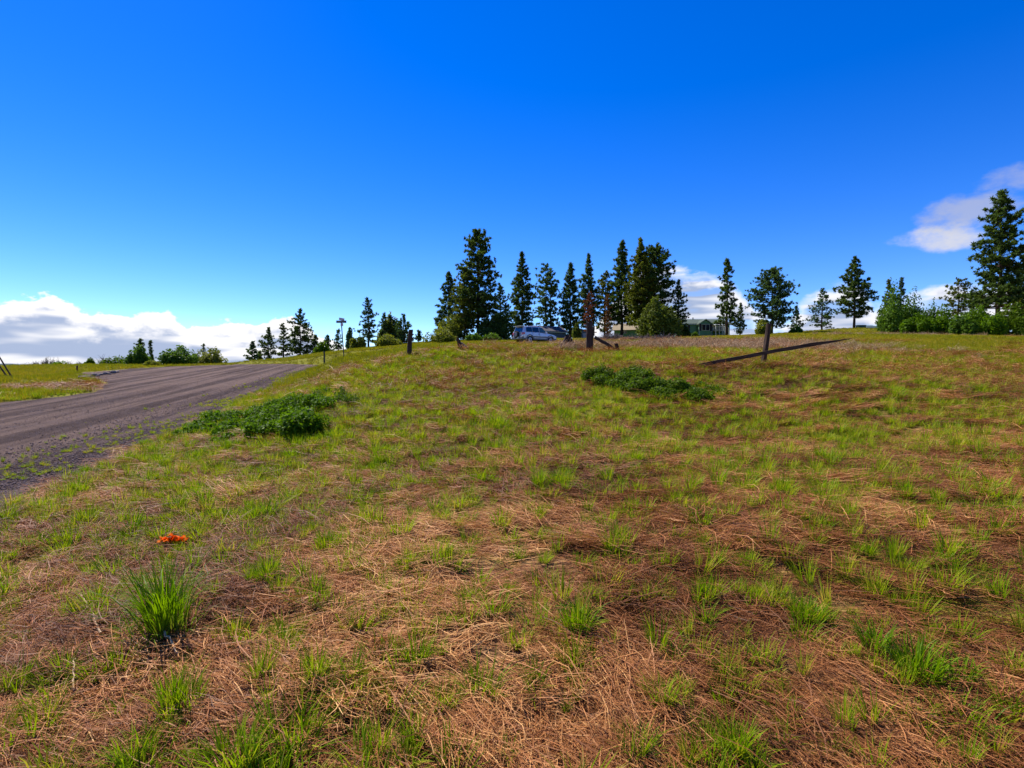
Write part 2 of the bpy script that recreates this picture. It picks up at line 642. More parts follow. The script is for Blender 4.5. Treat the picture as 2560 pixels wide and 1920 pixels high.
M = {}
M['ground'] = ground_mat()
M['road'] = road_mat()
M['hill'] = solid('hazy_hill_forest', (.06, .085, .09), .95, .05, var=.3, scale=.004)  # blue of distance haze mixed into the forest green
M['grass'] = instanced_mat('grass_blade', [(.085, .170, .002), (.155, .260, .003), (.255, .340, .004), (.38, .34, .03), (.55, .35, .12)], .40, .5, root=(.16, .15, .03))
M['grass_far'] = instanced_mat('meadow_blade', [(.115, .150, .003), (.21, .220, .005), (.34, .25, .016), (.50, .31, .07)], .35, .6, root=(.15, .12, .04))
M['straw'] = instanced_mat('dry_straw', [(.045, .013, .004), (.19, .066, .020), (.42, .170, .055), (.78, .44, .16)], .12, .5)
M['weed'] = instanced_mat('weed_leaf', [(.09, .20, .012), (.13, .27, .016), (.19, .32, .02)], .35, .5)
M['brush'] = instanced_mat('dry_brush_twig', [(.20, .115, .065), (.38, .25, .14), (.55, .40, .24)], .05, .8)
M['stone'] = instanced_mat('loose_stone', [(.075, .048, .040), (.16, .11, .095), (.32, .25, .22)], 0, .9)
M['needle_dark'] = leafy_mat('pine_needles_dark', (.036, .066, .014), (.130, .180, .036), trans=.42)
M['needle_teal'] = leafy_mat('pine_needles_teal', (.036, .076, .026), (.130, .195, .060), trans=.42)
M['needle_olive'] = leafy_mat('pine_needles_olive', (.065, .085, .009), (.200, .210, .024), trans=.42)
M['needle_dead'] = leafy_mat('pine_needles_dead', (.17, .045, .022), (.34, .11, .06), trans=.2)
M['needle_rust'] = leafy_mat('pine_needles_rust', (.15, .055, .015), (.30, .12, .03), trans=.2)
M['juniper'] = leafy_mat('juniper_foliage', (.055, .080, .010), (.160, .185, .026), trans=.33)
M['leaf'] = leafy_mat('shrub_leaf', (.042, .096, .002), (.140, .235, .006), trans=.42)
M['leaf_bright'] = leafy_mat('bush_leaf_bright', (.05, .10, .010), (.13, .22, .020), trans=.4)
M['leaf_yellow'] = leafy_mat('bush_leaf_yellow', (.10, .12, .010), (.25, .25, .030), trans=.4)
M['leaf_pale'] = leafy_mat('poplar_leaf', (.06, .13, .05), (.14, .24, .10), trans=.4)
M['leaf_grey'] = leafy_mat('snowberry_leaf', (.045, .090, .003), (.120, .180, .008), trans=.42)
M['bark'] = wood_mat('pine_bark', (.035, .022, .016), (.10, .060, .040))
M['twig'] = solid('bare_twig', (.16, .12, .10), .9, .1, var=.4, scale=8)
M['post'] = wood_mat('weathered_post_wood', (.020, .011, .007), (.085, .048, .030))
M['rail'] = wood_mat('weathered_rail_wood', (.025, .014, .008), (.11, .066, .040), sc=(1.2, 22, 22))
M['stump'] = wood_mat('rotten_stump_wood', (.018, .009, .006), (.075, .036, .022))
M['metal_dark'] = solid('dark_steel', (.035, .04, .045), .55, .5, .6, scale=6)
M['rust'] = solid('rusty_steel', (.12, .05, .03), .8, .3, .2, scale=9, var=.4)
M['sign_dark'] = solid('sign_backlit', (.03, .035, .04), .5, .4, .3)  # backlit front of the blade, its shade put into the dark colour
M['sign_pale'] = solid('sign_face', (.62, .45, .50), .5, .4)
M['sign_line'] = solid('sign_lettering', (.22, .22, .20), .5, .4)
M['orange'] = leafy_mat('orange_ribbon', (1.0, .26, .010), (1.0, .26, .010), trans=.5, tcol=1.0)
M['stalk'] = solid('dry_stalk', (.46, .31, .17), .8, .2, var=.35, scale=40)


def sheet(name, c, **k):
    M[name] = solid(name, c, **k)


sheet('green_wall', (.11, .26, .15), rough=.75, var=.06, scale=1)
sheet('blue_wall', (.075, .115, .155), rough=.75, var=.08, scale=1)
sheet('blue_door', (.30, .33, .36), rough=.7, var=.05)
sheet('tan_roof', (.30, .235, .135), rough=.9, var=.15, scale=4)
sheet('grey_roof', (.085, .075, .08), rough=.9, var=.2, scale=4)
sheet('green_roof', (.075, .10, .07), rough=.9, var=.2, scale=4)
sheet('white_trim', (.60, .62, .60), rough=.6, var=.05)
sheet('grey_trim', (.36, .42, .36), rough=.6, var=.05)
sheet('dark_shutter', (.02, .018, .03), rough=.6)
sheet('window_glass', (.02, .022, .03), rough=.06, spec=.6, var=.05)
sheet('car_paint', (.62, .65, .70), rough=.3, metal=.25, var=.02, coat=.6)
sheet('car_cladding', (.17, .17, .18), rough=.55, var=.06)
sheet('car_glass', (.012, .016, .022), rough=.04, spec=.8, var=.02, coat=.5)
sheet('car_glass_front', (.05, .10, .08), rough=.04, spec=.8, var=.02, coat=.5)
sheet('tyre', (.015, .015, .016), rough=.85)
sheet('rim', (.42, .43, .45), rough=.35, metal=.8)
sheet('tail_light', (.55, .02, .03), rough=.2, spec=.6, var=.05, coat=.5)
sheet('spoiler_tan', (.60, .55, .45), rough=.35, coat=.4)
sheet('plate_white', (.7, .7, .66), rough=.5)
sheet('rock', (.20, .15, .13), rough=.9, var=.35, scale=5, bump=.5)
sheet('utility_green', (.05, .11, .06), rough=.6)

# ------------------------------------------------------------------ ground and road
def build_ground():
    front = np.radians(np.linspace(-66, 66, 640))
    back = np.radians(np.linspace(66, 294, 90)[1:-1])
    ang = np.r_[front, back]
    rad = np.r_[0.25, np.geomspace(.5, 9000, 330)]
    A, RR = np.meshgrid(ang, rad)
    X, Y = RR * np.sin(A), RR * np.cos(A)
    Z = G(X, Y)
    nr, na = X.shape
    V = np.c_[X.ravel(), Y.ravel(), Z.ravel()]
    i = np.arange(nr - 1)[:, None]; j = np.arange(na)[None, :]
    a = i * na + j; b = i * na + (j + 1) % na
    F = np.stack([a, b, b + na, a + na], -1).reshape(-1, 4)
    g = green_cover(X.ravel(), Y.ravel())
    me = mesh_np('field', V, F[:, ::-1], {'green': g}, smooth=True)
    o = link('field', me, M['ground'])
    tag(o, kind='structure', label='sloping rough field of flattened dry grass and new green grass')


def build_road():
    ys = np.r_[np.linspace(-55, 3, 60), np.linspace(3, 60, 260)[1:], np.linspace(60, 100, 60)[1:]]
    ts = np.linspace(-1.2, 1.0, 74)            # -1.2 beyond the left edge .. 1 right
    rows = []
    ac = []
    for y in ys:
        l, r = float(xr(y) - 8 - left_extra(y)) - .9, float(xr(y) + shoulder(y)) + .9
        u = np.linspace(0, 1, 74)
        x = l + (r - l) * u
        rows.append(np.c_[x, np.full(74, y), np.zeros(74)])
        ac.append(x - xr(y))
    V = np.concatenate(rows)
    x, y = V[:, 0], V[:, 1]
    d = road_in(x, y)
    s = x - xr(y)
    ruts = (vnoise(s * 1.4, y * .05, 91) - .5) * .05 * sm(.3, 1.2, d)
    camber = .10 * np.clip(1 - ((s + 4) / 4.6) ** 2, 0, 1)
    V[:, 2] = zr(y) + camber * sm(0, 1.2, d) + ruts + (fbm(x * 3, y * 3, 93, 2) - .5) * .03 - .30 * sm(0.0, .6, -d) - .01
    n = 74
    i = np.arange(len(ys) - 1)[:, None]; j = np.arange(n - 1)[None, :]
    a = i * n + j
    F = np.stack([a, a + 1, a + n + 1, a + n], -1).reshape(-1, 4)
    me = mesh_np('gravel_road', V, F, {'across': np.concatenate(ac)}, smooth=True)
    tag(link('gravel_road', me, M['road']), kind='structure', label='reddish grey gravel road with graded ruts climbing to a crest')


def build_hills():
    # one long ridge far behind the slope
    az = np.radians(np.linspace(-75, 75, 260))
    deg = np.degrees(az)
    h = 95 + 60 * fbm(deg * .10, deg * 0, 201, 4) + 40 * fbm(deg * .5, deg * 0, 205, 3)
    h = h + 520 * np.exp(-((deg - 34.5) / 4.5) ** 2)
    rings = []
    for r, k in ((6200, 0), (7000, .55), (7700, .85), (8300, 1.0), (9500, .3), (11000, 0)):
        hh = h * k * (1 + .15 * (fbm(deg * .8, deg * 0 + r * .01, 211, 3) - .5)) - 60
        rings.append(np.c_[r * np.sin(az), r * np.cos(az), hh])
    V = np.concatenate(rings)
    n = len(az)
    i = np.arange(len(rings) - 1)[:, None]; j = np.arange(n - 1)[None, :]
    a = i * n + j
    F = np.stack([a, a + 1, a + n + 1, a + n], -1).reshape(-1, 4)
    tag(link('hills', mesh_np('hills', V, F, smooth=True), M['hill']), kind='structure', label='far wooded ridge on the horizon')


build_ground()
build_road()
build_hills()

# ------------------------------------------------------------------ trees
def unit(v):
    return v / (np.linalg.norm(v, axis=-1, keepdims=True) + 1e-9)


def clump_tris(rng, C, r, k, up=.35, wid=.34):
    """k needle-spray triangles around each centre of C"""
    n = len(C)
    D = unit(rng.normal(size=(n, k, 3)) + np.array([0, 0, up]))
    S = unit(np.cross(D, rng.normal(size=(n, k, 3))))
    r = np.asarray(r).reshape(-1, 1, 1)
    L = r * rng.uniform(.65, 1.25, (n, k, 1))
    W = r * wid * rng.uniform(.6, 1.3, (n, k, 1))
    B = C[:, None, :] - D * L * .25
    V = np.stack([B - S * W, B + S * W, B + D * L * 1.25], 2).reshape(-1, 3)
    F = np.arange(len(V)).reshape(-1, 3)
    rnd = np.repeat(np.clip(rng.normal(.45, .22, (n, 1)) + rng.normal(0, .12, (n, k)), 0, 1).reshape(-1), 3)
    return V, F, rnd


PROF = {
    'cone': lambda t: (1 - t) ** .75 * (.55 + .45 * min(1, t * 6)) + .05,
    'column': lambda t: (.62 + .38 * math.sin(math.pi * min(1, t * 1.1 + .12))) * (1 - t ** 3.2) * .95 + .06,
    'oval': lambda t: math.sin(math.pi * min(1, (t * .86 + .12))) ** .7 * .98 + .04,
    'wide': lambda t: (1 - t) ** .6 * (.8 + .2 * math.sin(t * 19)) + .06,
    'ragged': lambda t: ((1 - t) ** .55) * (.62 + .38 * (math.sin(t * 23 + 1) > -.2)) + .07,
}


def pine(px, top, Y, hw, label, prof='cone', cb=.12, dens=1.0, needle='needle_dark', seed=0, twin=False, lean=0.0, cr=None, group=None):
    rng = np.random.default_rng(1000 + seed)
    X = (px - 1280) / FPX * Y
    zb = g1(X, Y)
    h = P(px, top, Y)[2] - zb
    W = hw / FPX * Y * 1.30
    root = empty('pine_tree', (X, Y, zb))
    tag(root, label, 'tree', group)
    cr = cr or max(.24, min(.46, h * .028))
    trunks = [(0.0, h)] if not twin else [(-.5, h), (.55, h * .9)]
    tb, lb = MB(), MB()
    C = []
    for (tx, th) in trunks:
        r0 = .010 * th + .07
        sw = rng.uniform(-.12, .12, (6, 2))
        zs = np.linspace(-.3, th * .985, 6)
        pts = [(tx + sw[i, 0] * (i > 0) + lean * (zs[i] / th) * th * .1, sw[i, 1] * (i > 0), zs[i]) for i in range(6)]
        tb.tube(pts, [r0 * 1.25, r0, r0 * .8, r0 * .58, r0 * .34, .02], 7)
        ax = lambda z: np.array([np.interp(z, zs, [p[0] for p in pts]), np.interp(z, zs, [p[1] for p in pts]), z])
        n = int((30 + th * 5.6) * dens) if not twin else int((20 + th * 3.2) * dens)
        for i in range(n):
            t = (i + rng.random()) / n
            z = th * (cb + (1 - cb) * t)
            if prof == 'ragged' and rng.random() < .12:
                continue
            L = W * PROF[prof](t) * rng.uniform(.5, 1.04)
            L = max(L, .3)
            a = i * 2.399 + rng.uniform(-.5, .5)
            el = R(rng.uniform(-14, 12) + 34 * t * t)
            d = np.array([math.cos(a) * math.cos(el), math.sin(a) * math.cos(el), math.sin(el)])
            p0 = ax(z)
            pe = p0 + d * L + np.array([0, 0, .12 * L])
            pm = p0 + d * L * .55 + np.array([0, 0, -.05 * L])
            lb.tube([p0, pm, pe], [max(.02, .018 * L + .012), .014 * L + .008, .008], 3, cap=False)
            m = max(2, int(L / cr * 1.65 * dens + rng.random()))
            f = np.sort(rng.uniform(.22 if L > 1 else .1, 1.0, m) ** .75)
            cpt = p0[None] * (1 - f[:, None]) + pe[None] * f[:, None]
            side = np.clip(rng.normal(size=(m, 3)), -1.5, 1.5) * (L * .10 * (.35 + f[:, None])) * np.array([1, 1, .55])
            C.append(cpt + side + np.array([0, 0, .06]))
        C.append(np.array([ax(th * q) + rng.normal(size=3) * .06 for q in np.linspace(.93, 1.0, 5)]))
    C = np.concatenate(C)
    V, F, rnd = clump_tris(rng, C, rng.uniform(.7, 1.25, len(C)) * cr, 24, wid=.24)
    tb.build('trunk', M['bark'], root, smooth=True)
    lb.build('branches', M['bark'], root)
    link('crown', mesh_np('crown', V, F, {'rnd': rnd}), M[needle], root)
    return root


def leaf_cloud(rng, lobes, n, size, out=.55):
    """n leaves spread through the outer shell of ellipsoidal lobes (cx,cy,cz,rx,ry,rz)"""
    lobes = np.array(lobes, float)
    vol = (lobes[:, 3] * lobes[:, 4] * lobes[:, 5]) ** .7
    k = rng.choice(len(lobes), n, p=vol / vol.sum())
    D = unit(rng.normal(size=(n, 3)))
    rr = rng.uniform(out, 1.06, (n, 1)) ** .8
    C = lobes[k, :3] + D * lobes[k, 3:] * rr
    N = unit(D * .6 + rng.normal(size=(n, 3)) * .8 + np.array([0, 0, .5]))
    U = unit(np.cross(N, rng.normal(size=(n, 3))))
    Wv = np.cross(N, U)
    s = size * rng.uniform(.6, 1.35, (n, 1))
    V = np.stack([C - U * s, C - Wv * s * .5, C + U * s, C + Wv * s * .5], 1).reshape(-1, 3)
    F = np.arange(4 * n).reshape(-1, 4)
    lob_t = rng.uniform(0, 1, len(lobes))[k]
    rnd = np.repeat(np.clip(.25 * lob_t + rng.uniform(0, .75, n), 0, 1), 4)
    return V, F, rnd


def bush(name, px, top, Y, hw, label, leaf='leaf', shape='round', seed=0, n=2600, size=.16, depth=1.0, cat='bush', base=None, group=None, lobes_n=14):
    rng = np.random.default_rng(4000 + seed)
    X = (px - 1280) / FPX * Y
    zb = g1(X, Y) if base is None else base
    h = max(.4, P(px, top, Y)[2] - zb)
    W = hw / FPX * Y
    root = empty(name, (X, Y, zb))
    tag(root, label, cat, group)
    lobes = []
    for i in range(lobes_n):
        a, q = rng.uniform(0, 2 * math.pi), math.sqrt(rng.random())
        x, y = math.cos(a) * q * W * .72, math.sin(a) * q * W * .72 * depth
        if shape == 'round':
            hz = h * (1 - .55 * q * q) * rng.uniform(.75, 1.0)
            r = W * rng.uniform(.24, .40)
            rz = min(hz * .5, r * rng.uniform(.8, 1.2) + .15 * h)
            lobes.append((x, y, max(hz - rz, rz * .6), r, r * depth ** .5, rz))
            lobes.append((x * 1.05, y * 1.05, h * .22, r, r, h * .25))
        elif shape == 'column':
            z = h * (i + .5) / lobes_n
            r = W * (.55 + .45 * math.sin(math.pi * min(1, .15 + z / h * .9)))
            lobes.append((x * .35, y * .35, z, r * .8, r * .8, h / lobes_n * 1.6))
        elif shape == 'plume':
            hz = h * (1 - .62 * q ** 1.6) * rng.uniform(.82, 1.0)
            r = W * rng.uniform(.16, .26)
            lobes.append((x * 1.05, y * 1.05, hz * .5, r, r, hz * .5))
            lobes.append((x * .9, y * .9, hz * .72, r * .7, r * .7, hz * .3))
        elif shape == 'shoots':
            hz = h * (1 - .6 * q * q) * rng.uniform(.5, .85)
            r = W * rng.uniform(.20, .34)
            lobes.append((x, y, hz * .55, r, r, hz * .48))
            lobes.append((x * 1.1 + rng.normal() * .2, y, hz * .95, r * .25, r * .25, hz * .32))
            lobes.append((x * 1.2, y, h * .18, r, r, h * .2))
        elif shape == 'young':
            hz = h * rng.uniform(.55, 1.0) * (1 - .3 * q)
            r = W * rng.uniform(.10, .17)
            lobes.append((x * 1.15, y * 1.15, hz * .62, r, r, hz * .38))
    V, F, rnd = leaf_cloud(rng, lobes, n, size)
    V[:, 2] *= h / np.percentile(V[:, 2], 99.3)
    V[:, 2] = np.maximum(V[:, 2], .02)
    V[:, :2] *= W / np.percentile(np.abs(V[:, 0]), 98.5)
    sb = MB()
    for i in range(9):
        l = lobes[int(rng.integers(len(lobes)))]
        sb.tube([(rng.uniform(-.1, .1) * W, rng.uniform(-.1, .1) * W, -.15), (l[0] * .5, l[1] * .5, l[2] * .5), (l[0], l[1], l[2] + l[5] * .5)],
                [.02 + .012 * h, .015 + .008 * h, .008], 4, cap=False)
    sb.build('stems', M['bark'], root)
    link('crown', mesh_np('crown', V, F, {'rnd': rnd}), M[leaf], root)
    return root


pines = [
    # px, top, Y, half width, label, kw
    (632, 856, 92, 17, 'small solitary pine just right of the road crest, leftmost on the road horizon', dict(prof='cone', needle='needle_teal')),
    (651, 880, 94, 7, 'tiny thin pine beside the small solitary pine at the road crest', dict(prof='cone', needle='needle_dark')),
    (672, 822, 88, 19, 'slim dark pine at the left end of the clump beside the road crest', dict(prof='column', cb=.05)),
    (709, 811, 90, 20, 'leaning dark pine second from the left in the clump beside the road crest', dict(prof='ragged', cb=.1)),
    (752, 774, 88, 31, 'tallest dark pine of the clump beside the road crest', dict(prof='column', cb=.06, dens=1.15)),
    (788, 841, 86, 15, 'short pine leaning on the right side of the road crest clump', dict(prof='cone')),
    (819, 841, 90, 17, 'short greener pine between the road crest clump and the street sign', dict(prof='cone', needle='needle_teal', cb=.05)),
    (846, 825, 88, 14, 'slender bluish pine right behind the street sign pole', dict(prof='cone', needle='needle_teal', dens=.8)),
    (922, 747, 78, 28, 'tall open pine right of the pale poplar', dict(prof='ragged', needle='needle_teal', cb=.12)),
    (961, 786, 84, 17, 'narrow pine peeking out right behind the tall open pine', dict(prof='cone', needle='needle_teal')),
    (1010, 788, 84, 22, 'bluish pine behind the leftmost burnt looking fence post', dict(prof='column', needle='needle_teal', cb=.05)),
    (1048, 828, 95, 10, 'tiny pine in the gap left of the big central pine group', dict(prof='cone', needle='needle_teal')),
    (1122, 683, 99, 42, 'broad bluish pine on the left flank of the tallest central pine', dict(prof='cone', needle='needle_teal', cb=.06, dens=1.1)),
    (1195, 580, 95, 66, 'tallest central pine with a ragged many-pointed dark crown', dict(prof='ragged', cb=.1, dens=1.25)),
    (1160, 690, 93, 34, 'olive tinted pine crowding the lower left of the tallest central pine', dict(prof='oval', needle='needle_olive', cb=.03, dens=1.0)),
    (1252, 716, 97, 32, 'bluish pine tucked against the lower right of the tallest central pine', dict(prof='cone', needle='needle_teal', cb=.04, dens=1.1)),
    (1305, 633, 114, 31, 'narrow spire pine rising behind the parked car', dict(prof='column', cb=.06, dens=1.1)),
    (1370, 662, 117, 31, 'thin see-through pine with two bare trunks behind the blue shed', dict(prof='oval', needle='needle_teal', cb=.18, dens=.75, twin=True)),
    (1425, 660, 116, 33, 'pointed dark pine behind the blue shed gable', dict(prof='cone', cb=.05, dens=1.1, needle='needle_teal')),
    (1470, 638, 118, 26, 'tall narrow pine above the thick upright fence post', dict(prof='column', cb=.15, needle='needle_teal')),
    (1512, 684, 119, 28, 'sparse pale pine between the two dead trees', dict(prof='oval', cb=.12, dens=.8, needle='needle_olive')),
    (1553, 605, 113, 37, 'tall dark pine at the left of the group beside the tan roofed building', dict(prof='cone', cb=.15, dens=1.1)),
    (1600, 599, 103, 36, 'tallest olive green pine in front of the tan roofed building', dict(prof='column', cb=.12, dens=1.25, needle='needle_olive')),
    (1634, 622, 106, 48, 'broad shouldered pine right of the tallest olive green pine', dict(prof='oval', cb=.08, dens=1.2)),
    (1694, 702, 104, 30, 'smaller dark pine left of the green house', dict(prof='cone', cb=.05)),
    (1816, 650, 106, 31, 'tall open pine at the right end of the green house', dict(prof='ragged', cb=.16, dens=.9)),
    (1849, 760, 107, 16, 'short dark pine just right of the green house', dict(prof='cone', cb=.05)),
    (1928, 677, 98, 46, 'bushy broad pine behind the leaning fence post', dict(prof='oval', cb=.10, dens=1.15, needle='needle_teal')),
    (1988, 769, 112, 17, 'small bluish pine between the bushy broad pine and the short cone pine', dict(prof='cone', cb=.04, needle='needle_teal')),
    (2053, 722, 104, 34, 'short cone shaped pine alone on the skyline right of the fallen rail', dict(prof='cone', cb=.06, dens=.9, needle='needle_teal')),
    (2133, 645, 102, 36, 'tall lone pine with a bare lower trunk on the right skyline', dict(prof='column', cb=.16, dens=1.05)),
    (2218, 702, 84, 24, 'brownish pine behind the bright green bush on the right', dict(prof='cone', cb=.05, needle='needle_olive')),
    (2250, 697, 86, 20, 'dark pointed pine behind the bright green bush on the right', dict(prof='cone', cb=.05)),
    (2392, 702, 80, 30, 'young open pine left of the giant pine at the right edge', dict(prof='oval', cb=.15, needle='needle_olive', dens=.8)),
    (2494, 481, 74, 76, 'giant layered pine towering near the right edge', dict(prof='wide', cb=.18, dens=1.0)),
    (2590, 520, 82, 66, 'large dark pine cut off by the right edge of the picture', dict(prof='wide', cb=.06, dens=1.2)),
    (2530, 712, 80, 30, 'yellowish young pine under the giant pine on the right', dict(prof='oval', cb=.1, needle='needle_olive')),
    (352, 850, 84, 17, 'dark bushy topped pine behind the round green tree left of the road', dict(prof='oval', cb=.05)),
    (377, 854, 86, 13, 'slim dark spruce like pine left of the road beside the round green tree', dict(prof='cone', cb=.03)),
    (510, 862, 100, 9, 'small bare topped pine poking out behind the large willow bush', dict(prof='cone', dens=.7)),
]
for i, (px, top, Y, hw, lab, kw) in enumerate(pines):
    pine(px, top, Y, hw, lab, seed=i, **kw)
# two dead trees
pine(1473, 733, 99, 17, 'dead pine with red brown needles above the thick upright fence post', prof='oval', cb=.02, dens=.75, needle='needle_dead', seed=60, cr=.22)
pine(1518, 738, 101, 9, 'dead pine with orange brown needles right of the red brown dead one', prof='oval', cb=.02, dens=.85, needle='needle_rust', seed=61, cr=.22)

bush('juniper', 1645, 748, 93, 50, 'dense olive juniper with upright plumes in front of the pine group', 'juniper', 'plume', 1, 9000, .17, cat='tree', lobes_n=26)
bush('juniper', 978, 791, 86, 30, 'rounded dark juniper left of the leftmost fence post', 'needle_olive', 'plume', 2, 4500, .17, cat='tree', lobes_n=20)
bush('poplar_tree', 875, 821, 100, 10, 'narrow pale green poplar right of the street sign', 'leaf_pale', 'column', 3, 1800, .22, cat='tree', lobes_n=8)
bushes = [
    (2405, 786, 62, 26, 'small bright rounded bush at the front middle of the right hand thicket', 'leaf_bright', 'round', 2400, .12),
    (2478, 790, 61, 26, 'small dark rounded bush at the front below the giant pine trunk', 'leaf', 'round', 2400, .12),
    (1215, 800, 91, 30, 'dark bush at the trunk base of the tallest central pine', 'needle_dark', 'round', 2200, .17),
    (1262, 776, 92, 30, 'dark low thicket right under the tallest central pine', 'needle_dark', 'round', 2600, .17),
    (1128, 790, 92, 34, 'dark olive thicket left under the tallest central pine', 'needle_olive', 'round', 2600, .17),
    (884, 846, 92, 13, 'yellow green bush under the pale poplar', 'leaf_yellow', 'round', 1500, .16),
    (903, 842, 92, 12, 'yellow green bush between the poplar and the tall open pine', 'leaf_yellow', 'round', 1500, .16),
    (972, 838, 74, 32, 'low yellow green bush at the foot of the rounded dark juniper', 'leaf_yellow', 'round', 2600, .15),
    (1098, 821, 80, 38, 'wide yellow green bush at the left foot of the central pines', 'leaf_yellow', 'round', 3200, .15),
    (1186, 833, 84, 20, 'green bush at the foot of the tallest central pine', 'leaf_bright', 'round', 1800, .15),
    (1232, 834, 84, 22, 'green bush between the tallest central pine and the car', 'leaf_bright', 'round', 1800, .15),
    (806, 856, 84, 17, 'green deciduous bush in the gap left of the street sign', 'leaf', 'round', 2000, .15),
    (1442, 808, 100, 12, 'small pale bush in front of the blue shed gable', 'juniper', 'plume', 1500, .14),
    (1905, 801, 84, 18, 'yellow green bush at the foot of the bushy broad pine', 'leaf_yellow', 'round', 2000, .15),
    (1990, 818, 96, 14, 'flat green bush on the skyline under the small bluish pine', 'leaf_bright', 'round', 1200, .14),
    (1712, 818, 104, 13, 'rusty green shrub under the left window of the green house', 'needle_olive', 'round', 1300, .14),
    (1735, 830, 105, 10, 'low dark shrub under the double window of the green house', 'leaf', 'round', 900, .13),
    (2245, 722, 74, 56, 'tall bright green bush at the left end of the right hand thicket', 'leaf_bright', 'shoots', 7500, .14),
    (2330, 762, 74, 30, 'young leafy shoots in the middle of the right hand thicket', 'leaf_bright', 'shoots', 3400, .13),
    (2290, 790, 66, 30, 'low rounded green bush at the front of the right hand thicket', 'leaf', 'round', 3000, .13),
    (2365, 775, 66, 38, 'dark green rounded bush in the middle of the right hand thicket', 'leaf', 'round', 3600, .13),
    (2440, 770, 66, 34, 'green rounded bush below the left branches of the giant pine', 'leaf', 'round', 3400, .13),
    (2440, 738, 78, 24, 'brown leaved shrub behind the thicket left of the giant pine trunk', 'needle_olive', 'shoots', 2600, .13),
    (2520, 765, 64, 44, 'wide dark bush under the giant pine', 'leaf_grey', 'round', 4200, .13),
    (2600, 760, 66, 40, 'dark bush cut off by the right edge of the picture', 'leaf_grey', 'round', 3000, .13),
    (347, 868, 66, 24, 'round bright green tree beside the gravel road on the left', 'leaf_bright', 'round', 3600, .13),
    (384, 902, 58, 18, 'small yellow green bush at the gravel edge on the left', 'leaf_yellow', 'round', 1800, .10),
    (452, 868, 62, 40, 'large pale willow bush left of the road crest', 'leaf_bright', 'round', 5200, .12),
    (522, 874, 66, 36, 'grey green willow bush touching the road crest', 'leaf_yellow', 'round', 4200, .12),
    (225, 896, 66, 12, 'small dark shrub in the meadow behind the rusty stake', 'leaf_grey', 'round', 1200, .12),
    (150, 904, 68, 22, 'long low green shrub under the bare shrubs on the left skyline', 'leaf', 'round', 1800, .12),
    (322, 896, 70, 16, 'low green shrub touching the left side of the round bright tree', 'leaf_grey', 'round', 1500, .12),
    (290, 893, 74, 30, 'low green hedge like shrub left of the round bright tree', 'leaf_grey', 'round', 2400, .12),
]
for i, (px, top, Y, hw, lab, leaf, shape, n, size) in enumerate(bushes):
    bush('bush', px, top, Y, hw, lab, leaf, shape, 20 + i, n, size)


def bare_shrub(px, top, Y, hw, label, seed, group=None):
    rng = np.random.default_rng(seed)
    X = (px - 1280) / FPX * Y
    zb = g1(X, Y)
    h = max(.6, P(px, top, Y)[2] - zb)
    W = hw / FPX * Y
    b = MB()
    for i in range(46):
        a = rng.uniform(0, 6.28); q = rng.random() ** .5
        e = np.array([math.cos(a) * W * q, math.sin(a) * W * q, h * rng.uniform(.5, 1.0) * (1 - .3 * q)])
        m = e * np.array([.35, .35, .6]) + rng.normal(size=3) * .08
        b.tube([(rng.normal() * .06, rng.normal() * .06, -.1), m, e], [.035, .025, .012], 3, cap=False)
        for k in range(5):
            f = rng.uniform(.3, 1)
            s0 = m * (1 - f) + e * f
            b.tube([s0, s0 + rng.normal(size=3) * np.array([.3, .3, .25]) * h * .4 + np.array([0, 0, .12 * h])], [.02, .010], 3, cap=False)
    o = b.build('bare_shrub', M['twig'])
    o.location = (X, Y, zb)
    return tag(o, label, 'shrub', group)


ORD = ['first', 'second', 'third', 'fourth', 'fifth', 'sixth', 'seventh', 'eighth', 'ninth', 'tenth']
for k, (px, top, hw, Y) in enumerate(sorted(((60, 906, 12, 72), (88, 902, 12, 74), (120, 893, 13, 72), (142, 897, 10, 75), (172, 899, 11, 76), (202, 902, 10, 74),
                                      (258, 889, 9, 80), (310, 888, 10, 82), (35, 912, 10, 74), (-30, 905, 14, 74)))):
    bare_shrub(px, top, Y, hw, 'bare grey brown shrub on the left skyline, %s from the left' % ORD[k], 700 + k, 'bare shrubs along the left skyline')

# ------------------------------------------------------------------ buildings
def gable_roof(mb, x0, x1, y0, y1, ze, zr_, th=.12, ov=.35, axis='x'):
    if axis == 'x':
        ym = (y0 + y1) / 2
        for s, ya in ((-1, y0 - ov), (1, y1 + ov)):
            k = ov * (zr_ - ze) / (ym - y0)
            poly = [(x0 - ov, ya, ze - k), (x1 + ov, ya, ze - k), (x1 + ov, ym, zr_), (x0 - ov, ym, zr_)]
            mb.prism(poly if s < 0 else poly[::-1], (0, 0, th))
    else:
        xm = (x0 + x1) / 2
        for s, xa in ((-1, x0 - ov), (1, x1 + ov)):
            k = ov * (zr_ - ze) / (xm - x0)
            poly = [(xa, y0 - ov, ze - k), (xm, y0 - ov, zr_), (xm, y1 + ov, zr_), (xa, y1 + ov, ze - k)]
            mb.prism(poly if s < 0 else poly[::-1], (0, 0, th))


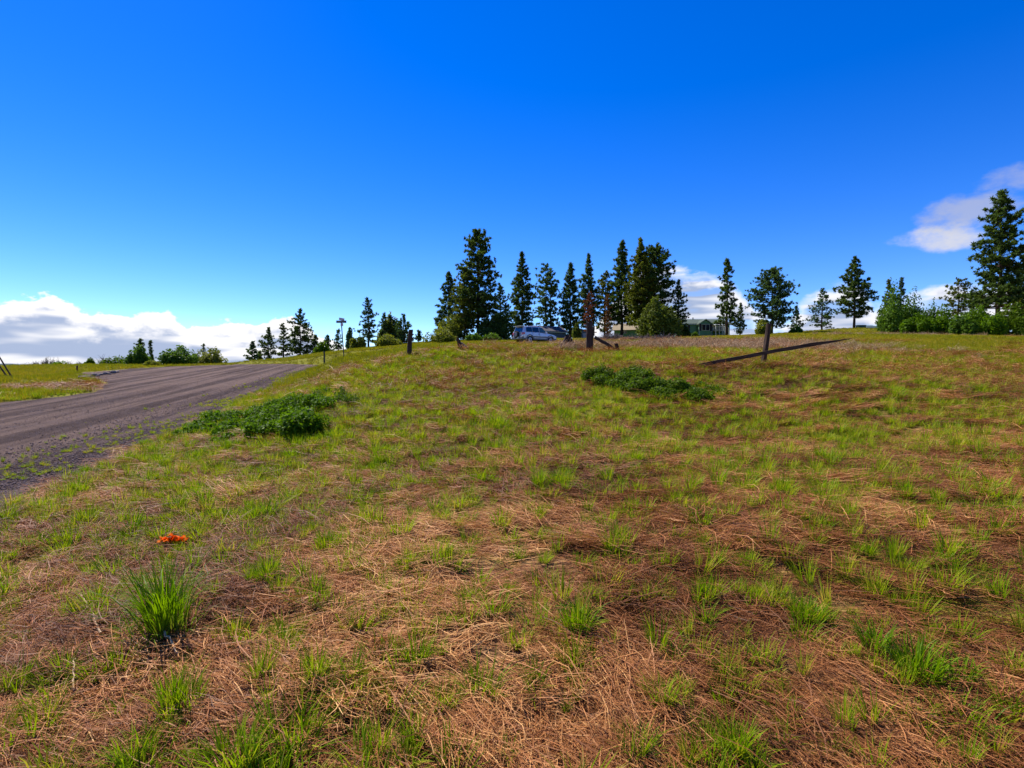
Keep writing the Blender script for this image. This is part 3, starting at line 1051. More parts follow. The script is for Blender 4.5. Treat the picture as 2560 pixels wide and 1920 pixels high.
def window(parent, x0, x1, z0, z1, yf, panes=1, shutters=True, fw=.10):
    f = MB()
    f.box(x0, x1, yf - .07, yf + .02, z1 - fw, z1).box(x0, x1, yf - .07, yf + .02, z0, z0 + fw)
    f.box(x0, x0 + fw, yf - .068, yf + .018, z0 + fw, z1 - fw).box(x1 - fw, x1, yf - .068, yf + .018, z0 + fw, z1 - fw)
    wdt = (x1 - x0)
    for k in range(1, panes):
        c = x0 + wdt * k / panes
        f.box(c - fw / 2, c + fw / 2, yf - .066, yf + .016, z0 + fw, z1 - fw)
    wo = f.build('window', M['grey_trim'], parent)
    for k in range(panes):
        a, b = x0 + wdt * k / panes + fw / 2, x0 + wdt * (k + 1) / panes - fw / 2
        MB().box(a, b, yf - .03, yf - .01, z0 + fw * .8, z1 - fw * .8).build('pane', M['window_glass'], wo)
    if shutters:
        for a, b in ((x0 - .5, x0 - .06), (x1 + .06, x1 + .5)):
            s = MB().box(a, b, yf - .05, yf + .01, z0 - .05, z1 + .05)
            for q in range(8):
                zz = z0 + (z1 - z0) * (q + .5) / 8
                s.box(a + .05, b - .05, yf - .07, yf - .045, zz - .05, zz + .05)
            s.build('shutter', M['dark_shutter'], parent)


def green_house():
    Y = 114.0
    sc = Y / FPX
    X = lambda px: (px - 1280) * sc
    xL, xR = X(1694), X(1823)
    zb = min(g1(xL, Y), g1(xR, Y), g1((xL + xR) / 2, Y)) - .3
    root = empty('green_house', (xL, Y, zb))
    tag(root, 'long single storey green house with dark shutters and white porch behind the field', 'house')
    Wd = xR - xL
    zz = lambda py: P(1760, py, Y)[2] - zb
    ze, zt = zz(809.5), zz(801)
    MB().box(0, Wd, 0, 8, 0, ze).build('wall', M['green_wall'], root)
    rf = MB()
    gable_roof(rf, 0, Wd, 0, 8, ze + .02, zt + .55)
    ro = rf.build('roof', M['green_roof'], root)
    lx = lambda px: X(px) - xL
    MB().tube([(lx(1747), 4, zt - .2), (lx(1747), 4, zz(789))], [.12, .12], 8).build('stove_pipe', M['metal_dark'], ro)
    MB().tube([(lx(1724.5), 4, zt - .2), (lx(1724.5), 4, zz(799))], [.09, .09], 8).build('vent_pipe', M['metal_dark'], ro)
    # projecting gabled bay
    b0, b1 = lx(1741), lx(1773)
    bm = (b0 + b1) / 2
    MB().prism([(b0, -1.3, 0), (b1, -1.3, 0), (b1, -1.3, ze - .1), (bm, -1.3, zz(801.5)), (b0, -1.3, ze - .1)], (0, 1.28, 0)).build('bay_wall', M['green_wall'], root)
    br = MB()
    gable_roof(br, b0, b1, -1.3, 3.5, ze - .08, zz(799.8), .10, .3, 'y')
    br.build('bay_roof', M['green_roof'], root)
    tr = MB()
    for s, (xa, xb) in ((0, (b0 - .3, bm)), (1, (bm, b1 + .3))):
        za, zc = (ze - .35, zz(800.3)) if s == 0 else (zz(800.3), ze - .35)
        tr.prism([(xa, -1.64, za), (xb, -1.64, zc), (xb, -1.64, zc + .16), (xa, -1.64, za + .16)], (0, .06, 0))
    tr.build('gable_trim', M['grey_trim'], root)
    for xa, xb in ((-.3, b0 - .32), (b1 + .32, Wd + .3)):
        MB().box(xa, xb, -.42, -.36, ze - .22, ze - .02).build('fascia', M['grey_trim'], root)
    for x in (b0 + .06, b1 - .06, lx(1723), Wd - .08):
        yy = -1.33 if b0 <= x <= b1 else -.03
        MB().box(x - .07, x + .07, yy, yy + .05, .05, ze - .12).build('corner_board', M['grey_trim'], root)
    window(root, lx(1747.5), lx(1767.5), zz(828), zz(811.5), -1.31, 2)
    window(root, lx(1708), lx(1718), zz(829), zz(812), -.01, 1)
    window(root, lx(1799.5), lx(1808), zz(826), zz(811.5), -.01, 1)
    # porch
    p0, p1 = lx(1775), lx(1804)
    MB().box(p0, p1, -2.6, .1, zz(828) - .12, zz(828)).build('porch_deck', M['grey_trim'], root)
    MB().prism([(p0, -2.8, ze - .55), (p1, -2.8, ze - .55), (p1, .0, ze - .2), (p0, .0, ze - .2)], (0, 0, .10)).build('porch_awning', M['white_trim'], root)
    for x in (p0 + .15, lx(1785.5), lx(1798)):
        MB().box(x - .07, x + .07, -2.7, -2.56, 0, ze - .54).build('porch_post', M['white_trim'], root)
    MB().box(lx(1779), lx(1786), -.05, .03, zz(828), zz(828) + 2.0).build('door', M['white_trim'], root)
    rl = MB()
    rl.box(p0 + .2, lx(1793), -2.72, -2.66, zz(828) + .8, zz(828) + .9)
    for q in np.arange(p0 + .3, lx(1792), .22):
        rl.box(q, q + .05, -2.71, -2.67, zz(828), zz(828) + .8)
    rl.build('railing', M['white_trim'], root)
    ra = MB()
    xa, xb = lx(1790), lx(1799)
    ra.prism([(xa, -3.2, zz(828) + .9), (xb, -4.6, zz(833) + .7), (xb, -4.6, zz(833) + .8), (xa, -3.2, zz(828) + 1.0)], (0, .06, 0))
    for k in range(5):
        f = k / 4
        x, y = xa + (xb - xa) * f, -3.2 - 1.4 * f
        zt2 = (zz(828) + .9) * (1 - f) + (zz(833) + .7) * f
        ra.box(x - .04, x + .04, y, y + .06, 0, zt2)
    ra.build('stair_rail', M['white_trim'], root)


def tan_roof_building():
    Y = 121.0
    sc = Y / FPX
    X = lambda px: (px - 1280) * sc
    xL, xR = X(1536), X(1648)
    zb = g1((xL + xR) / 2, Y) - .4
    root = empty('green_garage', ((xL + xR) / 2, Y, zb), R(-16))
    tag(root, 'green outbuilding with tan roof seen between pine trunks left of the juniper', 'building')
    Wd = (xR - xL) * 1.0
    h = Wd / 2
    zz = lambda py: P(1590, py, Y)[2] - zb
    ze, zt = zz(823.5), zz(809)
    MB().box(-h, h, 0, 7, 0, ze).build('wall', M['green_wall'], root)
    rf = MB()
    gable_roof(rf, -h, h, 0, 7, ze + .02, zt + .3, .12, .5)
    rf.build('roof', M['tan_roof'], root)
    window(root, -h + 1.9, -h + 3.0, zz(834), zz(826), -.01, 2, False)
    window(root, 1.2, 2.6, zz(836), zz(827), -.01, 1, False)
    MB().box(-h - .02, -h + .1, -.05, .0, 0, ze - .05).build('corner_board', M['grey_trim'], root)


def blue_shed():
    Y = 106.0
    sc = Y / FPX
    X = lambda px: (px - 1280) * sc
    # gable end faces the viewer to the right, long roof runs away to the left
    xg = X(1414)
    zb = g1(xg + 2, Y) - .3
    root = empty('blue_shed', (xg, Y, zb), R(24))
    tag(root, 'low blue grey shed with dark shingle roof right behind the parked car', 'shed')
    zz = lambda py: P(1430, py, Y)[2] - zb
    ze, zt = zz(829), zz(816.5)
    w, l = 5.6, 6.6
    # local: x across the gable, y away
    MB().box(-l, 0, 0, w, 0, ze - .06).build('wall', M['blue_wall'], root)
    rf = MB()
    gable_roof(rf, -l, 0, 0, w, ze, zt + .1, .14, .35)
    ro = rf.build('roof', M['grey_roof'], root)
    MB().prism([(-.001, 0, ze - .08), (-.001, w, ze - .08), (-.001, w / 2, zt)], (.05, 0, 0)).build('gable_wall', M['blue_wall'], root)
    MB().box(-l - .3, .3, -.44, -.37, ze - .3, ze - .16).build('fascia', M['grey_trim'], root)
    MB().box(.0, .06, .7, w - .9, .15, ze - .25).build('garage_door', M['blue_door'], root)
    MB().box(-l + 1.2, -l + 1.5, w * .25, w * .25 + .3, zt - .6, zt + .2).build('roof_vent', M['white_trim'], ro)
    # second roof further left behind the car
    Y2 = 110.0
    X2 = lambda px: (px - 1280) * Y2 / FPX
    x0, x1 = X2(1281), X2(1342)
    z2 = g1((x0 + x1) / 2, Y2) - .3
    r2 = empty('grey_shed', (x0, Y2, z2))
    tag(r2, 'dark grey shed mostly hidden behind the parked car', 'shed')
    zq = lambda py: P(1310, py, Y2)[2] - z2
    MB().box(.3, x1 - x0 - .3, 0, 5, 0, zq(829)).build('wall', M['blue_wall'], r2)
    rf = MB()
    gable_roof(rf, .3, x1 - x0 - .3, 0, 5, zq(829) + .02, zq(821), .12, .35)
    rf.build('roof', M['grey_roof'], r2)
    # carport right of the gable
    Y3 = 108.0
    x0 = (1452 - 1280) * Y3 / FPX
    z3 = g1(x0 + 1, Y3) - .2
    r3 = empty('lean_to', (x0, Y3, z3))
    tag(r3, 'small blue grey lean-to right of the blue shed behind the thick post', 'shed')
    hq = P(1460, 822, Y3)[2] - z3
    MB().box(0, 2.2, 0, 3, 0, hq - .35).build('wall', M['blue_wall'], r3)
    MB().prism([(-.5, -.3, hq), (2.5, -.3, hq - .7), (2.5, 3.3, hq - .7), (-.5, 3.3, hq)], (0, 0, .1)).build('roof', M['grey_roof'], r3)
    MB().box(.4, 1.7, -.04, .0, .4, hq - .9).build('shutter_door', M['blue_door'], r3)


green_house()
tan_roof_building()
blue_shed()
# green utility box on the skyline
_x, _y = (2150 - 1280) / FPX * 100, 100
_r = empty('utility_box', (_x, _y, g1(_x, _y)))
tag(_r, 'small dark green utility box on the skyline right of the tall lone pine', 'utility box')
MB().box(-.75, .75, -.4, .4, -.1, .55).build('cabinet', M['utility_green'], _r, bevel=.03)
MB().box(-.8, .8, -.45, .45, .55, .62).build('lid', M['utility_green'], _r)

# ------------------------------------------------------------------ parked car
def car():
    Y = 53.0
    X = (1337 - 1280) / FPX * Y
    z = g1(X, Y)
    root = empty('parked_car', (X, Y, z), R(38))
    tag(root, 'silver blue sport utility car with spare wheel on its tailgate parked on the grass', 'car')
    # stations: x, belt z, top z, top half width, bottom z
    st = [(-2.20, .98, 1.00, .72, .52), (-2.24, 1.03, 1.06, .76, .45), (-2.14, 1.05, 1.30, .71, .42), (-2.02, 1.06, 1.66, .62, .42), (-1.1, 1.06, 1.73, .64, .42), (0.0, 1.05, 1.73, .64, .42),
          (.40, 1.04, 1.66, .62, .42), (.72, 1.03, 1.38, .66, .42), (1.02, 1.02, 1.08, .72, .42), (1.5, .99, 1.03, .70, .42), (2.0, .93, .965, .66, .42), (2.24, .80, .83, .58, .45)]
    V, F = [], []
    for (x, b, t, tw, bz) in st:
        hw = .86 if -2.1 < x < 1.9 else .80
        half = [(.0, bz), (hw * .8, bz), (hw, bz + .10), (hw + .015, .78), (hw - .01, b), (tw + .03, t - .03), (tw - .08, t), (0, t + .02)]
        ring = [(x, -y, zz) for y, zz in half] + [(x, y, zz) for y, zz in half[::-1][1:-1]]
        V += ring
    n = 14
    for i in range(len(st) - 1):
        for k in range(n):
            F.append((i * n + k, i * n + (k + 1) % n, (i + 1) * n + (k + 1) % n, (i + 1) * n + k))
    F.append(tuple(range(n)))
    F.append(tuple((len(st) - 1) * n + k for k in range(n - 1, -1, -1)))
    mb = MB().add(V, F)
    body = mb.build('body', M['car_paint'], root, smooth=False, bevel=.035)
    # lower cladding
    MB().box(-2.28, 2.26, -.84, .84, .36, .50).build('sill', M['car_cladding'], root, bevel=.04)
    MB().box(-2.38, -2.12, -.84, .84, .40, .66).build('rear_bumper', M['car_cladding'], root, bevel=.05)
    MB().box(2.10, 2.36, -.80, .80, .40, .70).build('front_bumper', M['car_cladding'], root, bevel=.06)
    for s in (-1, 1):
        yo = lambda zz: s * (.862 - (zz - 1.06) * (.20 / .62))
        def pane(name, poly, mat):
            p3 = [(x, yo(zz), zz) for x, zz in poly]
            MB().prism(p3, (0, s * .02, .006)).build(name, M[mat], root)
        pane('side_window', [(-1.86, 1.12), (-1.02, 1.12), (-1.02, 1.62), (-1.74, 1.60)], 'car_glass')
        pane('side_window', [(-.96, 1.12), (-.14, 1.12), (-.14, 1.63), (-.96, 1.62)], 'car_glass')
        pane('side_window', [(-.06, 1.11), (.88, 1.10), (.42, 1.57), (.30, 1.62), (-.06, 1.63)], 'car_glass_front')
        MB().box(-1.35, 1.0, s * .865 - .02, s * .865 + .02, .60, .72).build('side_moulding', M['car_cladding'], root, bevel=.01)
        for x in (-1.0, -.1):
            MB().box(x - .002, x + .012, s * .868 - .01, s * .868 + .01, .62, 1.05).build('door_seam', M['dark_shutter'], root)
        MB().box(-.30, -.12, s * .875 - .015, s * .875 + .015, .93, .97).build('door_handle', M['car_cladding'], root)
        MB().box(.62, .78, s * .97 - .10, s * .97 + .06, 1.06, 1.22).build('mirror', M['car_paint'], root, bevel=.03)
        MB().box(-1.8, .1, s * .58 - .02, s * .58 + .02, 1.78, 1.82).box(-1.75, -1.65, s * .58 - .018, s * .58 + .018, 1.70, 1.79).box(-.05, .05, s * .58 - .018, s * .58 + .018, 1.70, 1.79).build('roof_rail', M['metal_dark'], root)
        MB().prism([(-2.26, s * .60, .84), (-2.26, s * .81, .84), (-2.24, s * .80, 1.08), (-2.26, s * .62, 1.08)], (.04, 0, 0)).box(-2.24, -2.02, s * .858 - .02, s * .858 + .02, .86, 1.06).build('tail_light', M['tail_light'], root)
        MB().box(2.16, 2.28, s * .60 - .16, s * .60 + .16, .70, .82).build('headlight', M['plate_white'], root, bevel=.02)
        for x in (-1.38, 1.38):
            fl = MB()
            for k in range(12):
                a0, a1 = math.pi * k / 12, math.pi * (k + 1) / 12
                q = lambda a, r: (x + math.cos(a) * r, s * .84, .40 + math.sin(a) * r)
                fl.prism([q(a0, .40), q(a0, .49), q(a1, .49), q(a1, .40)], (0, s * .08, 0))
            fl.build('wheel_arch', M['car_cladding'], root)
            MB().tube([(x, s * .70, .40), (x, s * .866, .40)], [.41, .41], 20).build('wheel_well', M['tyre'], root)
            w = MB().tube([(x, s * .66, .37), (x, s * .70, .37), (x, s * .86, .37), (x, s * .90, .37)], [.33, .37, .37, .33], 24).build('wheel', M['tyre'], root)
            rm = MB().tube([(x, s * .895, .37), (x, s * .915, .37)], [.22, .20], 20)
            for k in range(6):
                a = k * math.pi / 3
                rm.tube([(x, s * .918, .37), (x + math.cos(a) * .2, s * .916, .37 + math.sin(a) * .2)], [.035, .03], 4)
            rm.build('rim', M['rim'], w)
    MB().prism([(-2.235, -.62, 1.12), (-2.235, .62, 1.12), (-2.07, .56, 1.60), (-2.07, -.56, 1.60)][::-1], (-.02, 0, .006)).build('rear_window', M['car_glass'], root)
    MB().prism([(1.0, -.70, 1.10), (1.0, .70, 1.10), (.44, .58, 1.63), (.44, -.58, 1.63)], (.012, 0, .02)).build('windscreen', M['car_glass'], root)
    MB().prism([(-1.95, -.62, 1.72), (-2.32, -.60, 1.69), (-2.32, .60, 1.69), (-1.95, .62, 1.72)], (0, 0, .045)).build('roof_spoiler', M['spoiler_tan'], root)
    sw = MB().tube([(-2.24, .08, .86), (-2.28, .08, .86), (-2.44, .08, .86), (-2.47, .08, .86)], [.30, .36, .36, .31], 24).build('spare_wheel', M['tyre'], root)
    MB().tube([(-2.465, .08, .86), (-2.485, .08, .86)], [.23, .20], 20).build('wheel_cover', M['car_cladding'], sw)
    MB().box(-2.40, -2.385, -.25, .12, .46, .60).build('number_plate', M['plate_white'], root)


car()

# ------------------------------------------------------------------ fence remains
def ppt(px, py, Y):
    return np.array(P(px, py, Y))


def post(base, top, Y, w, label, seed, dtop=0.0, name='fence_post', group='leaning old fence posts', slab=False):
    rng = np.random.default_rng(seed)
    x = ppt(*base, Y)[0]
    zb = g1(x, Y)
    b = np.array([x, Y, zb - .25])
    t = ppt(*top, Y + dtop)
    n = 9
    mb = MB()
    rings = 7
    V, F = [], []
    ax = unit((t - b)[None])[0]
    u = unit(np.cross(ax, [0, 1.0, 0])[None])[0]
    v = np.cross(ax, u)
    jit = rng.uniform(.82, 1.15, n)
    for i in range(rings):
        f = i / (rings - 1)
        c = b + (t - b) * f + (u * rng.uniform(-.012, .012) + v * rng.uniform(-.012, .012))
        for k in range(n):
            a = 2 * math.pi * k / n + .3
            rr = w / 2 * jit[k] * (1 - .10 * f) * rng.uniform(.95, 1.05)
            sq = 1 / max(abs(math.cos(a)), abs(math.sin(a))) ** .55
            pnt = c + (u * math.cos(a) + v * math.sin(a)) * rr * sq
            if i == rings - 1:
                pnt = pnt + ax * rng.uniform(-.07, .06)
            V.append(pnt)
    for i in range(rings - 1):
        for k in range(n):
            F.append((i * n + k, i * n + (k + 1) % n, (i + 1) * n + (k + 1) % n, (i + 1) * n + k))
    V.append(t - ax * .05)
    for k in range(n):
        F.append(((rings - 1) * n + k, (rings - 1) * n + (k + 1) % n, len(V) - 1))
    org = np.array([x, Y, zb])
    mb.add([p - org for p in V], F)
    root = empty(name, org)
    tag(root, label, 'fence post', group)
    mb.build('shaft', M['post'], root)
    if slab:
        s0 = t + np.array([.14, -.02, -.48]) - org
        MB().prism([s0 + np.array(q) for q in ((0, 0, -.22), (.05, 0, -.05), (.07, 0, .30), (.02, 0, .34), (-.02, 0, .0))], (0, .10, 0)).build('split_slab', M['rail'], root)
    return root


def rail(a, b, ya, yb, th, label, seed, taper=1.0, sink=False):
    rng = np.random.default_rng(seed)
    p, q = ppt(*a, ya), ppt(*b, yb)
    ax = unit((q - p)[None])[0]
    up = np.array([0, 0, 1.0]); up = unit((up - ax * up.dot(ax))[None])[0]
    sd = np.cross(ax, up)
    V, F = [], []
    n = 9
    for i in range(n):
        f = i / (n - 1)
        k = 1 if f < .78 else 1 + (taper - 1) * (f - .78) / .22
        hh, ww = th * .5 * k * rng.uniform(.92, 1.08), th * .34 * rng.uniform(.95, 1.05)
        c = p + (q - p) * f + up * (rng.uniform(-.01, .01) + .02 * math.sin(f * 3.1))
        for (s, t_) in ((-1, -1), (1, -1), (1, 1), (-1, 1)):
            V.append(c + up * hh * t_ + sd * ww * s - p)
    for i in range(n - 1):
        for k in range(4):
            F.append((i * 4 + k, i * 4 + (k + 1) % 4, i * 4 + 4 + (k + 1) % 4, i * 4 + 4 + k))
    F += [(3, 2, 1, 0), tuple((n - 1) * 4 + k for k in range(4))]
    o = MB().add(V, F).build('fence_rail', M['rail'])
    o.location = p
    return tag(o, label, 'fence rail', 'fallen fence rails')


post((1021, 893), (1027, 826), 21.0, .20, 'dark leaning fence post standing alone, leftmost of the fence line', 1)
post((1160, 892), (1143, 846), 21.0, .17, 'short dark fence post leaning left beside a propped rail', 2)
rail((1153, 858), (1189, 890), 21.4, 20.6, .10, 'thin rail propped against the short left-leaning post', 3)
post((1475, 878), (1474, 804), 20.6, .27, 'thick blackened upright fence post with a split slab near its top', 4, slab=True)
rail((1487, 843), (1540, 876), 20.6, 20.2, .12, 'dark broken rail slanting down right of the thick upright post', 5)
post((1551, 881), (1541, 861), 20.0, .14, 'short stub of a fence post right of the slanting broken rail', 6, name='fence_post')
post((1905, 912), (1923, 808), 14.5, .14, 'tilted dark fence post crossed by the long fallen rail', 7)
rail((1748, 913), (2128, 846), 14.36, 14.28, .10, 'long dark rail resting across the tilted fence post', 8, taper=.12)


def stump():
    Y = 23.0
    X, zb = (1413 - 1280) / FPX * Y, 0
    zb = g1(X, Y)
    rng = np.random.default_rng(5)
    root = empty('tree_stump', (X, Y, zb))
    tag(root, 'rotten dark brown stump between the car and the thick upright post', 'stump')
    root.scale = (1.35, 1.35, 1.4)
    n, V, F = 12, [], []
    prof = [(0, .40), (.08, .33), (.2, .24), (.32, .17), (.42, .11), (.5, .05)]
    for i, (z, r) in enumerate(prof):
        for k in range(n):
            a = 2 * math.pi * k / n
            rr = r * (1 + .35 * math.sin(3 * a + 1) * (1 - i / 6)) * rng.uniform(.8, 1.2)
            V.append((math.cos(a) * rr + .02 * i, math.sin(a) * rr * .8, z - .06 + (rng.uniform(-.05, .08) if i > 2 else 0)))
    for i in range(len(prof) - 1):
        for k in range(n):
            F.append((i * n + k, i * n + (k + 1) % n, (i + 1) * n + (k + 1) % n, (i + 1) * n + k))
    F.append(tuple((len(prof) - 1) * n + k for k in range(n)))
    MB().add(V, F).build('trunk', M['stump'], root)
    for k in range(6):
        a = k * 1.05 + rng.uniform(-.3, .3)
        MB().tube([(math.cos(a) * .2, math.sin(a) * .18, .12), (math.cos(a) * .42, math.sin(a) * .36, .03), (math.cos(a) * .62, math.sin(a) * .5, -.06)], [.07, .05, .02], 6).build('root', M['stump'], root)


stump()


def brush_pile(px, top, Y, hw, label, seed, n=420, low=.6):
    rng = np.random.default_rng(seed)
    X = (px - 1280) / FPX * Y
    zb = g1(X, Y)
    h = max(.5, P(px, top, Y)[2] - zb)
    W = hw / FPX * Y
    mb = MB()
    for i in range(n):
        a, q = rng.uniform(0, 6.28), math.sqrt(rng.random())
        x, y = math.cos(a) * q * W, math.sin(a) * q * W * .45
        z = rng.random() * h * (1 - q * q * .85) * low
        d = unit(rng.normal(size=(1, 3)) * np.array([1, .8, .55]))[0] * rng.uniform(.3, 1.1)
        gz = 0
        p = np.array([x, y, z + .02])
        mb.tube([p - d * .5, p + rng.normal(size=3) * .06, p + d * .5 + np.array([0, 0, .08])], [.022, .018, .008], 3, cap=False)
    o = mb.build('brush_pile', M['twig'])
    o.location = (X, Y, zb)
    return tag(o, label, 'brush pile', 'piles of dead branches')


brush_pile(1530, 822, 62, 36, 'tall tangle of dead grey branches right of the thick upright post', 1, 520)
brush_pile(1600, 836, 56, 42, 'low brown tangle of dead branches in front of the tan roofed building', 2, 460)
brush_pile(1662, 832, 52, 34, 'bleached branch pile in front of the olive juniper', 3, 380)

# ------------------------------------------------------------------ street sign and stakes
def street_sign():
    Y = 34.0
    b = ppt(861, 893, Y)
    zb = g1(b[0], Y)
    t = ppt(852.5, 797, Y)
    org = np.array([b[0], Y, zb])
    root = empty('street_sign', org)
    tag(root, 'street name sign with a dark blade on a thin pole beside the road crest', 'street sign')
    d = t - org
    MB().tube([np.array([0, 0, -.3]), d * .93], [.035, .035], 8).build('pole', M['metal_dark'], root)
    zc = P(854, 804.5, Y)[2] - zb
    xc = P(854, 804.5, Y)[0] - b[0]
    o = MB().box(xc - .335, xc + .335, -.065, -.050, zc - .08, zc + .08).build('blade', M['sign_dark'], root, bevel=.004)
    MB().box(xc - .28, xc + .28, -.068, -.0652, zc - .018, zc + .018).build('lettering', M['sign_line'], o)
    MB().prism([(xc - .075, -.30, zc + .09), (xc + .075, .30, zc + .09), (xc + .085, .30, zc + .25), (xc - .065, -.30, zc + .25)], (.012, -.004, 0)).build('blade', M['sign_pale'], root)
    MB().prism([(xc - .055, -.05, zc - .28), (xc + .085, .05, zc - .28), (xc + .085, .05, zc - .09), (xc - .055, -.05, zc - .09)], (.012, -.03, 0)).build('bracket', M['sign_pale'], root)


street_sign()


def stake(px, base_py, top_py, Y, r, label, mat, dx=0):
    x = (px - 1280) / FPX * Y
    zb = g1(x, Y)
    t = ppt(px + dx, top_py, Y)
    root = empty('fence_stake', (x, Y, zb))
    tag(root, label, 'stake')
    d = t - np.array([x, Y, zb])
    m = MB()
    m.tube([(0, 0, -.3), d], [r, r], 5)
    m.build('shaft', M[mat], root)
    MB().prism([(d[0] - r * 2.2, -r * .6, .15), (d[0] * .2 + r * 2.2, -r * .6, .15), (d[0] + r * 2.2, -r * .6, d[2] - .02), (d[0] - r * 2.2, -r * .6, d[2] - .02)], (0, r * .5, 0)).build('flange', M[mat], root)
    return root


stake(812, 905, 877, 42, .025, 'thin dark metal stake on the grass bank left of the street sign', 'metal_dark', -1.5)
stake(193, 951, 914, 36, .03, 'rusty metal stake at the mouth of the driveway', 'rust')
stake(280, 936, 918, 46, .03, 'short brown stake among rocks left of the gravel road', 'rust')


def leaning_pole(a, b, Y, r, label):
    p, q = ppt(*a, Y), ppt(*b, Y)
    p[2] = min(p[2], g1(p[0], p[1]) - .1)
    o = MB().tube([np.zeros(3), (q - p) * .5, q - p], [r, r * .95, r * .8], 7).build('leaning_pole', M['rail'])
    o.location = p
    tag(o, label, 'pole', 'poles leaning together at the left edge')


leaning_pole((33, 942), (-14, 872), 32, .045, 'long weathered pole leaning up to the left edge of the picture')
leaning_pole((22, 934), (-12, 899), 33, .05, 'short weathered pole leaning below the long one at the left edge')


def road_top(x, y):
    x = np.asarray(x, float); y = np.asarray(y, float)
    dd = road_in(x, y); q = x - xr(y)
    return np.where(dd > -.2, zr(y) + .10 * np.clip(1 - ((q + 4) / 4.6) ** 2, 0, 1) * sm(0, 1.2, dd) - .01, -99.0)



def rock_mesh(seed):
    r = np.random.default_rng(seed)
    V, F = [], []
    n = 8
    for i, (z, q) in enumerate(((-.4, .6), (-.1, 1.0), (.25, .85), (.5, .45))):
        for k in range(n):
            a = 2 * math.pi * k / n
            s = q * r.uniform(.75, 1.2)
            V.append((math.cos(a) * s, math.sin(a) * s * .8, z * r.uniform(.85, 1.1)))
    for i in range(3):
        for k in range(n):
            F.append((i * n + k, i * n + (k + 1) % n, (i + 1) * n + (k + 1) % n, (i + 1) * n + k))
    F += [tuple(range(n - 1, -1, -1)), tuple(3 * n + k for k in range(n))]
    return MB().add(V, F).mesh('rock')


rock_meshes = [rock_mesh(50 + i) for i in range(4)]
for k, (px, py, s) in enumerate(sorted(((203, 943, .22), (213, 944, .26), (224, 941, .18), (238, 940, .24), (252, 938, .17), (264, 936, .22), (283, 933, .25), (292, 931, .18), (246, 941, .14), (274, 936, .14)))):
    x, y, z = hit(px, py + 3, 20)
    o = link('rock', rock_meshes[k % 4], M['rock'])
    o.location = (x, y, max(z, float(road_top(x, y))) + s * .25)
    o.scale = (s, s, s)
    o.rotation_euler = (0, 0, k * 1.3)
    tag(o, 'rough grey rock edging the driveway, %s from the left of its row' % ORD[k], 'rock', 'rocks edging the driveway')

# ------------------------------------------------------------------ low shrubs in the field
def low_shrub(name, spots, label, leaf, seed, n, size):
    """spots: (px, py of its foot, height m, radius m)"""
    rng = np.random.default_rng(seed)
    P0 = np.array(hit(*spots[0][:2]))
    root = empty(name, P0)
    tag(root, label, 'shrub')
    lobes = []
    sb = MB()
    for (px, py, h, r) in spots:
        c = np.array(hit(px, py)) - P0
        for k in range(8):
            a, q = rng.uniform(0, 6.28), math.sqrt(rng.random())
            x, y = c[0] + math.cos(a) * q * r, c[1] + math.sin(a) * q * r
            hh = h * rng.uniform(.6, 1.12) * (1 - .35 * q * q)
            gz = g1(P0[0] + x, P0[1] + y) - P0[2]
            rr = r * rng.uniform(.32, .55)
            lobes.append((x, y, gz + hh * .55, rr, rr, hh * .5))
            sb.tube([(c[0] + (x - c[0]) * .6, c[1] + (y - c[1]) * .6, gz - .05), (x, y, gz + hh * .5), (x + rng.normal() * .05, y, gz + hh * 1.05)], [.008, .006, .003], 4, cap=False)
    V, F, rnd = leaf_cloud(rng, lobes, n, size, .35)
    sb.build('stems', M['twig'], root)
    link('crown', mesh_np('crown', V, F, {'rnd': rnd}), M[leaf], root)


low_shrub('low_shrub', [(px, py, h * 1.1, rr) for px, py, h, rr in ((555, 1058, .34, .5), (610, 1056, .36, .55), (690, 1072, .42, .55), (745, 1098, .46, .5), (660, 1040, .38, .6), (735, 1040, .45, .65), (715, 1072, .42, .6), (775, 1030, .42, .55), (700, 1030, .36, .6), (755, 1088, .48, .35), (610, 1080, .30, .5), (665, 1092, .34, .45))],
          'large low spreading green shrub on the bank beside the gravel road', 'leaf', 11, 42000, .034)
low_shrub('low_shrub', [(490, 1090, .24, .35), (520, 1075, .26, .4), (568, 1105, .24, .26), (560, 1090, .2, .3)], 'small green shrub patch at the left foot of the large spreading shrub', 'leaf', 12, 6000, .032)
low_shrub('low_shrub', [(850, 1000, .42, .18), (845, 1015, .30, .4), (875, 1005, .25, .4), (815, 990, .28, .4)], 'sparse grey green shrub with a dark upright sprig right of the large spreading shrub', 'leaf_grey', 13, 3600, .024)
low_shrub('low_shrub', [(1495, 960, .52, .35), (1540, 968, .40, .5), (1590, 966, .42, .5), (1575, 955, .40, .5), (1625, 985, .42, .5), (1670, 992, .38, .55), (1720, 998, .34, .55), (1755, 985, .25, .5), (1585, 985, .30, .4)],
          'long dark green shrub patch across the middle of the field', 'leaf_grey', 14, 30000, .032)

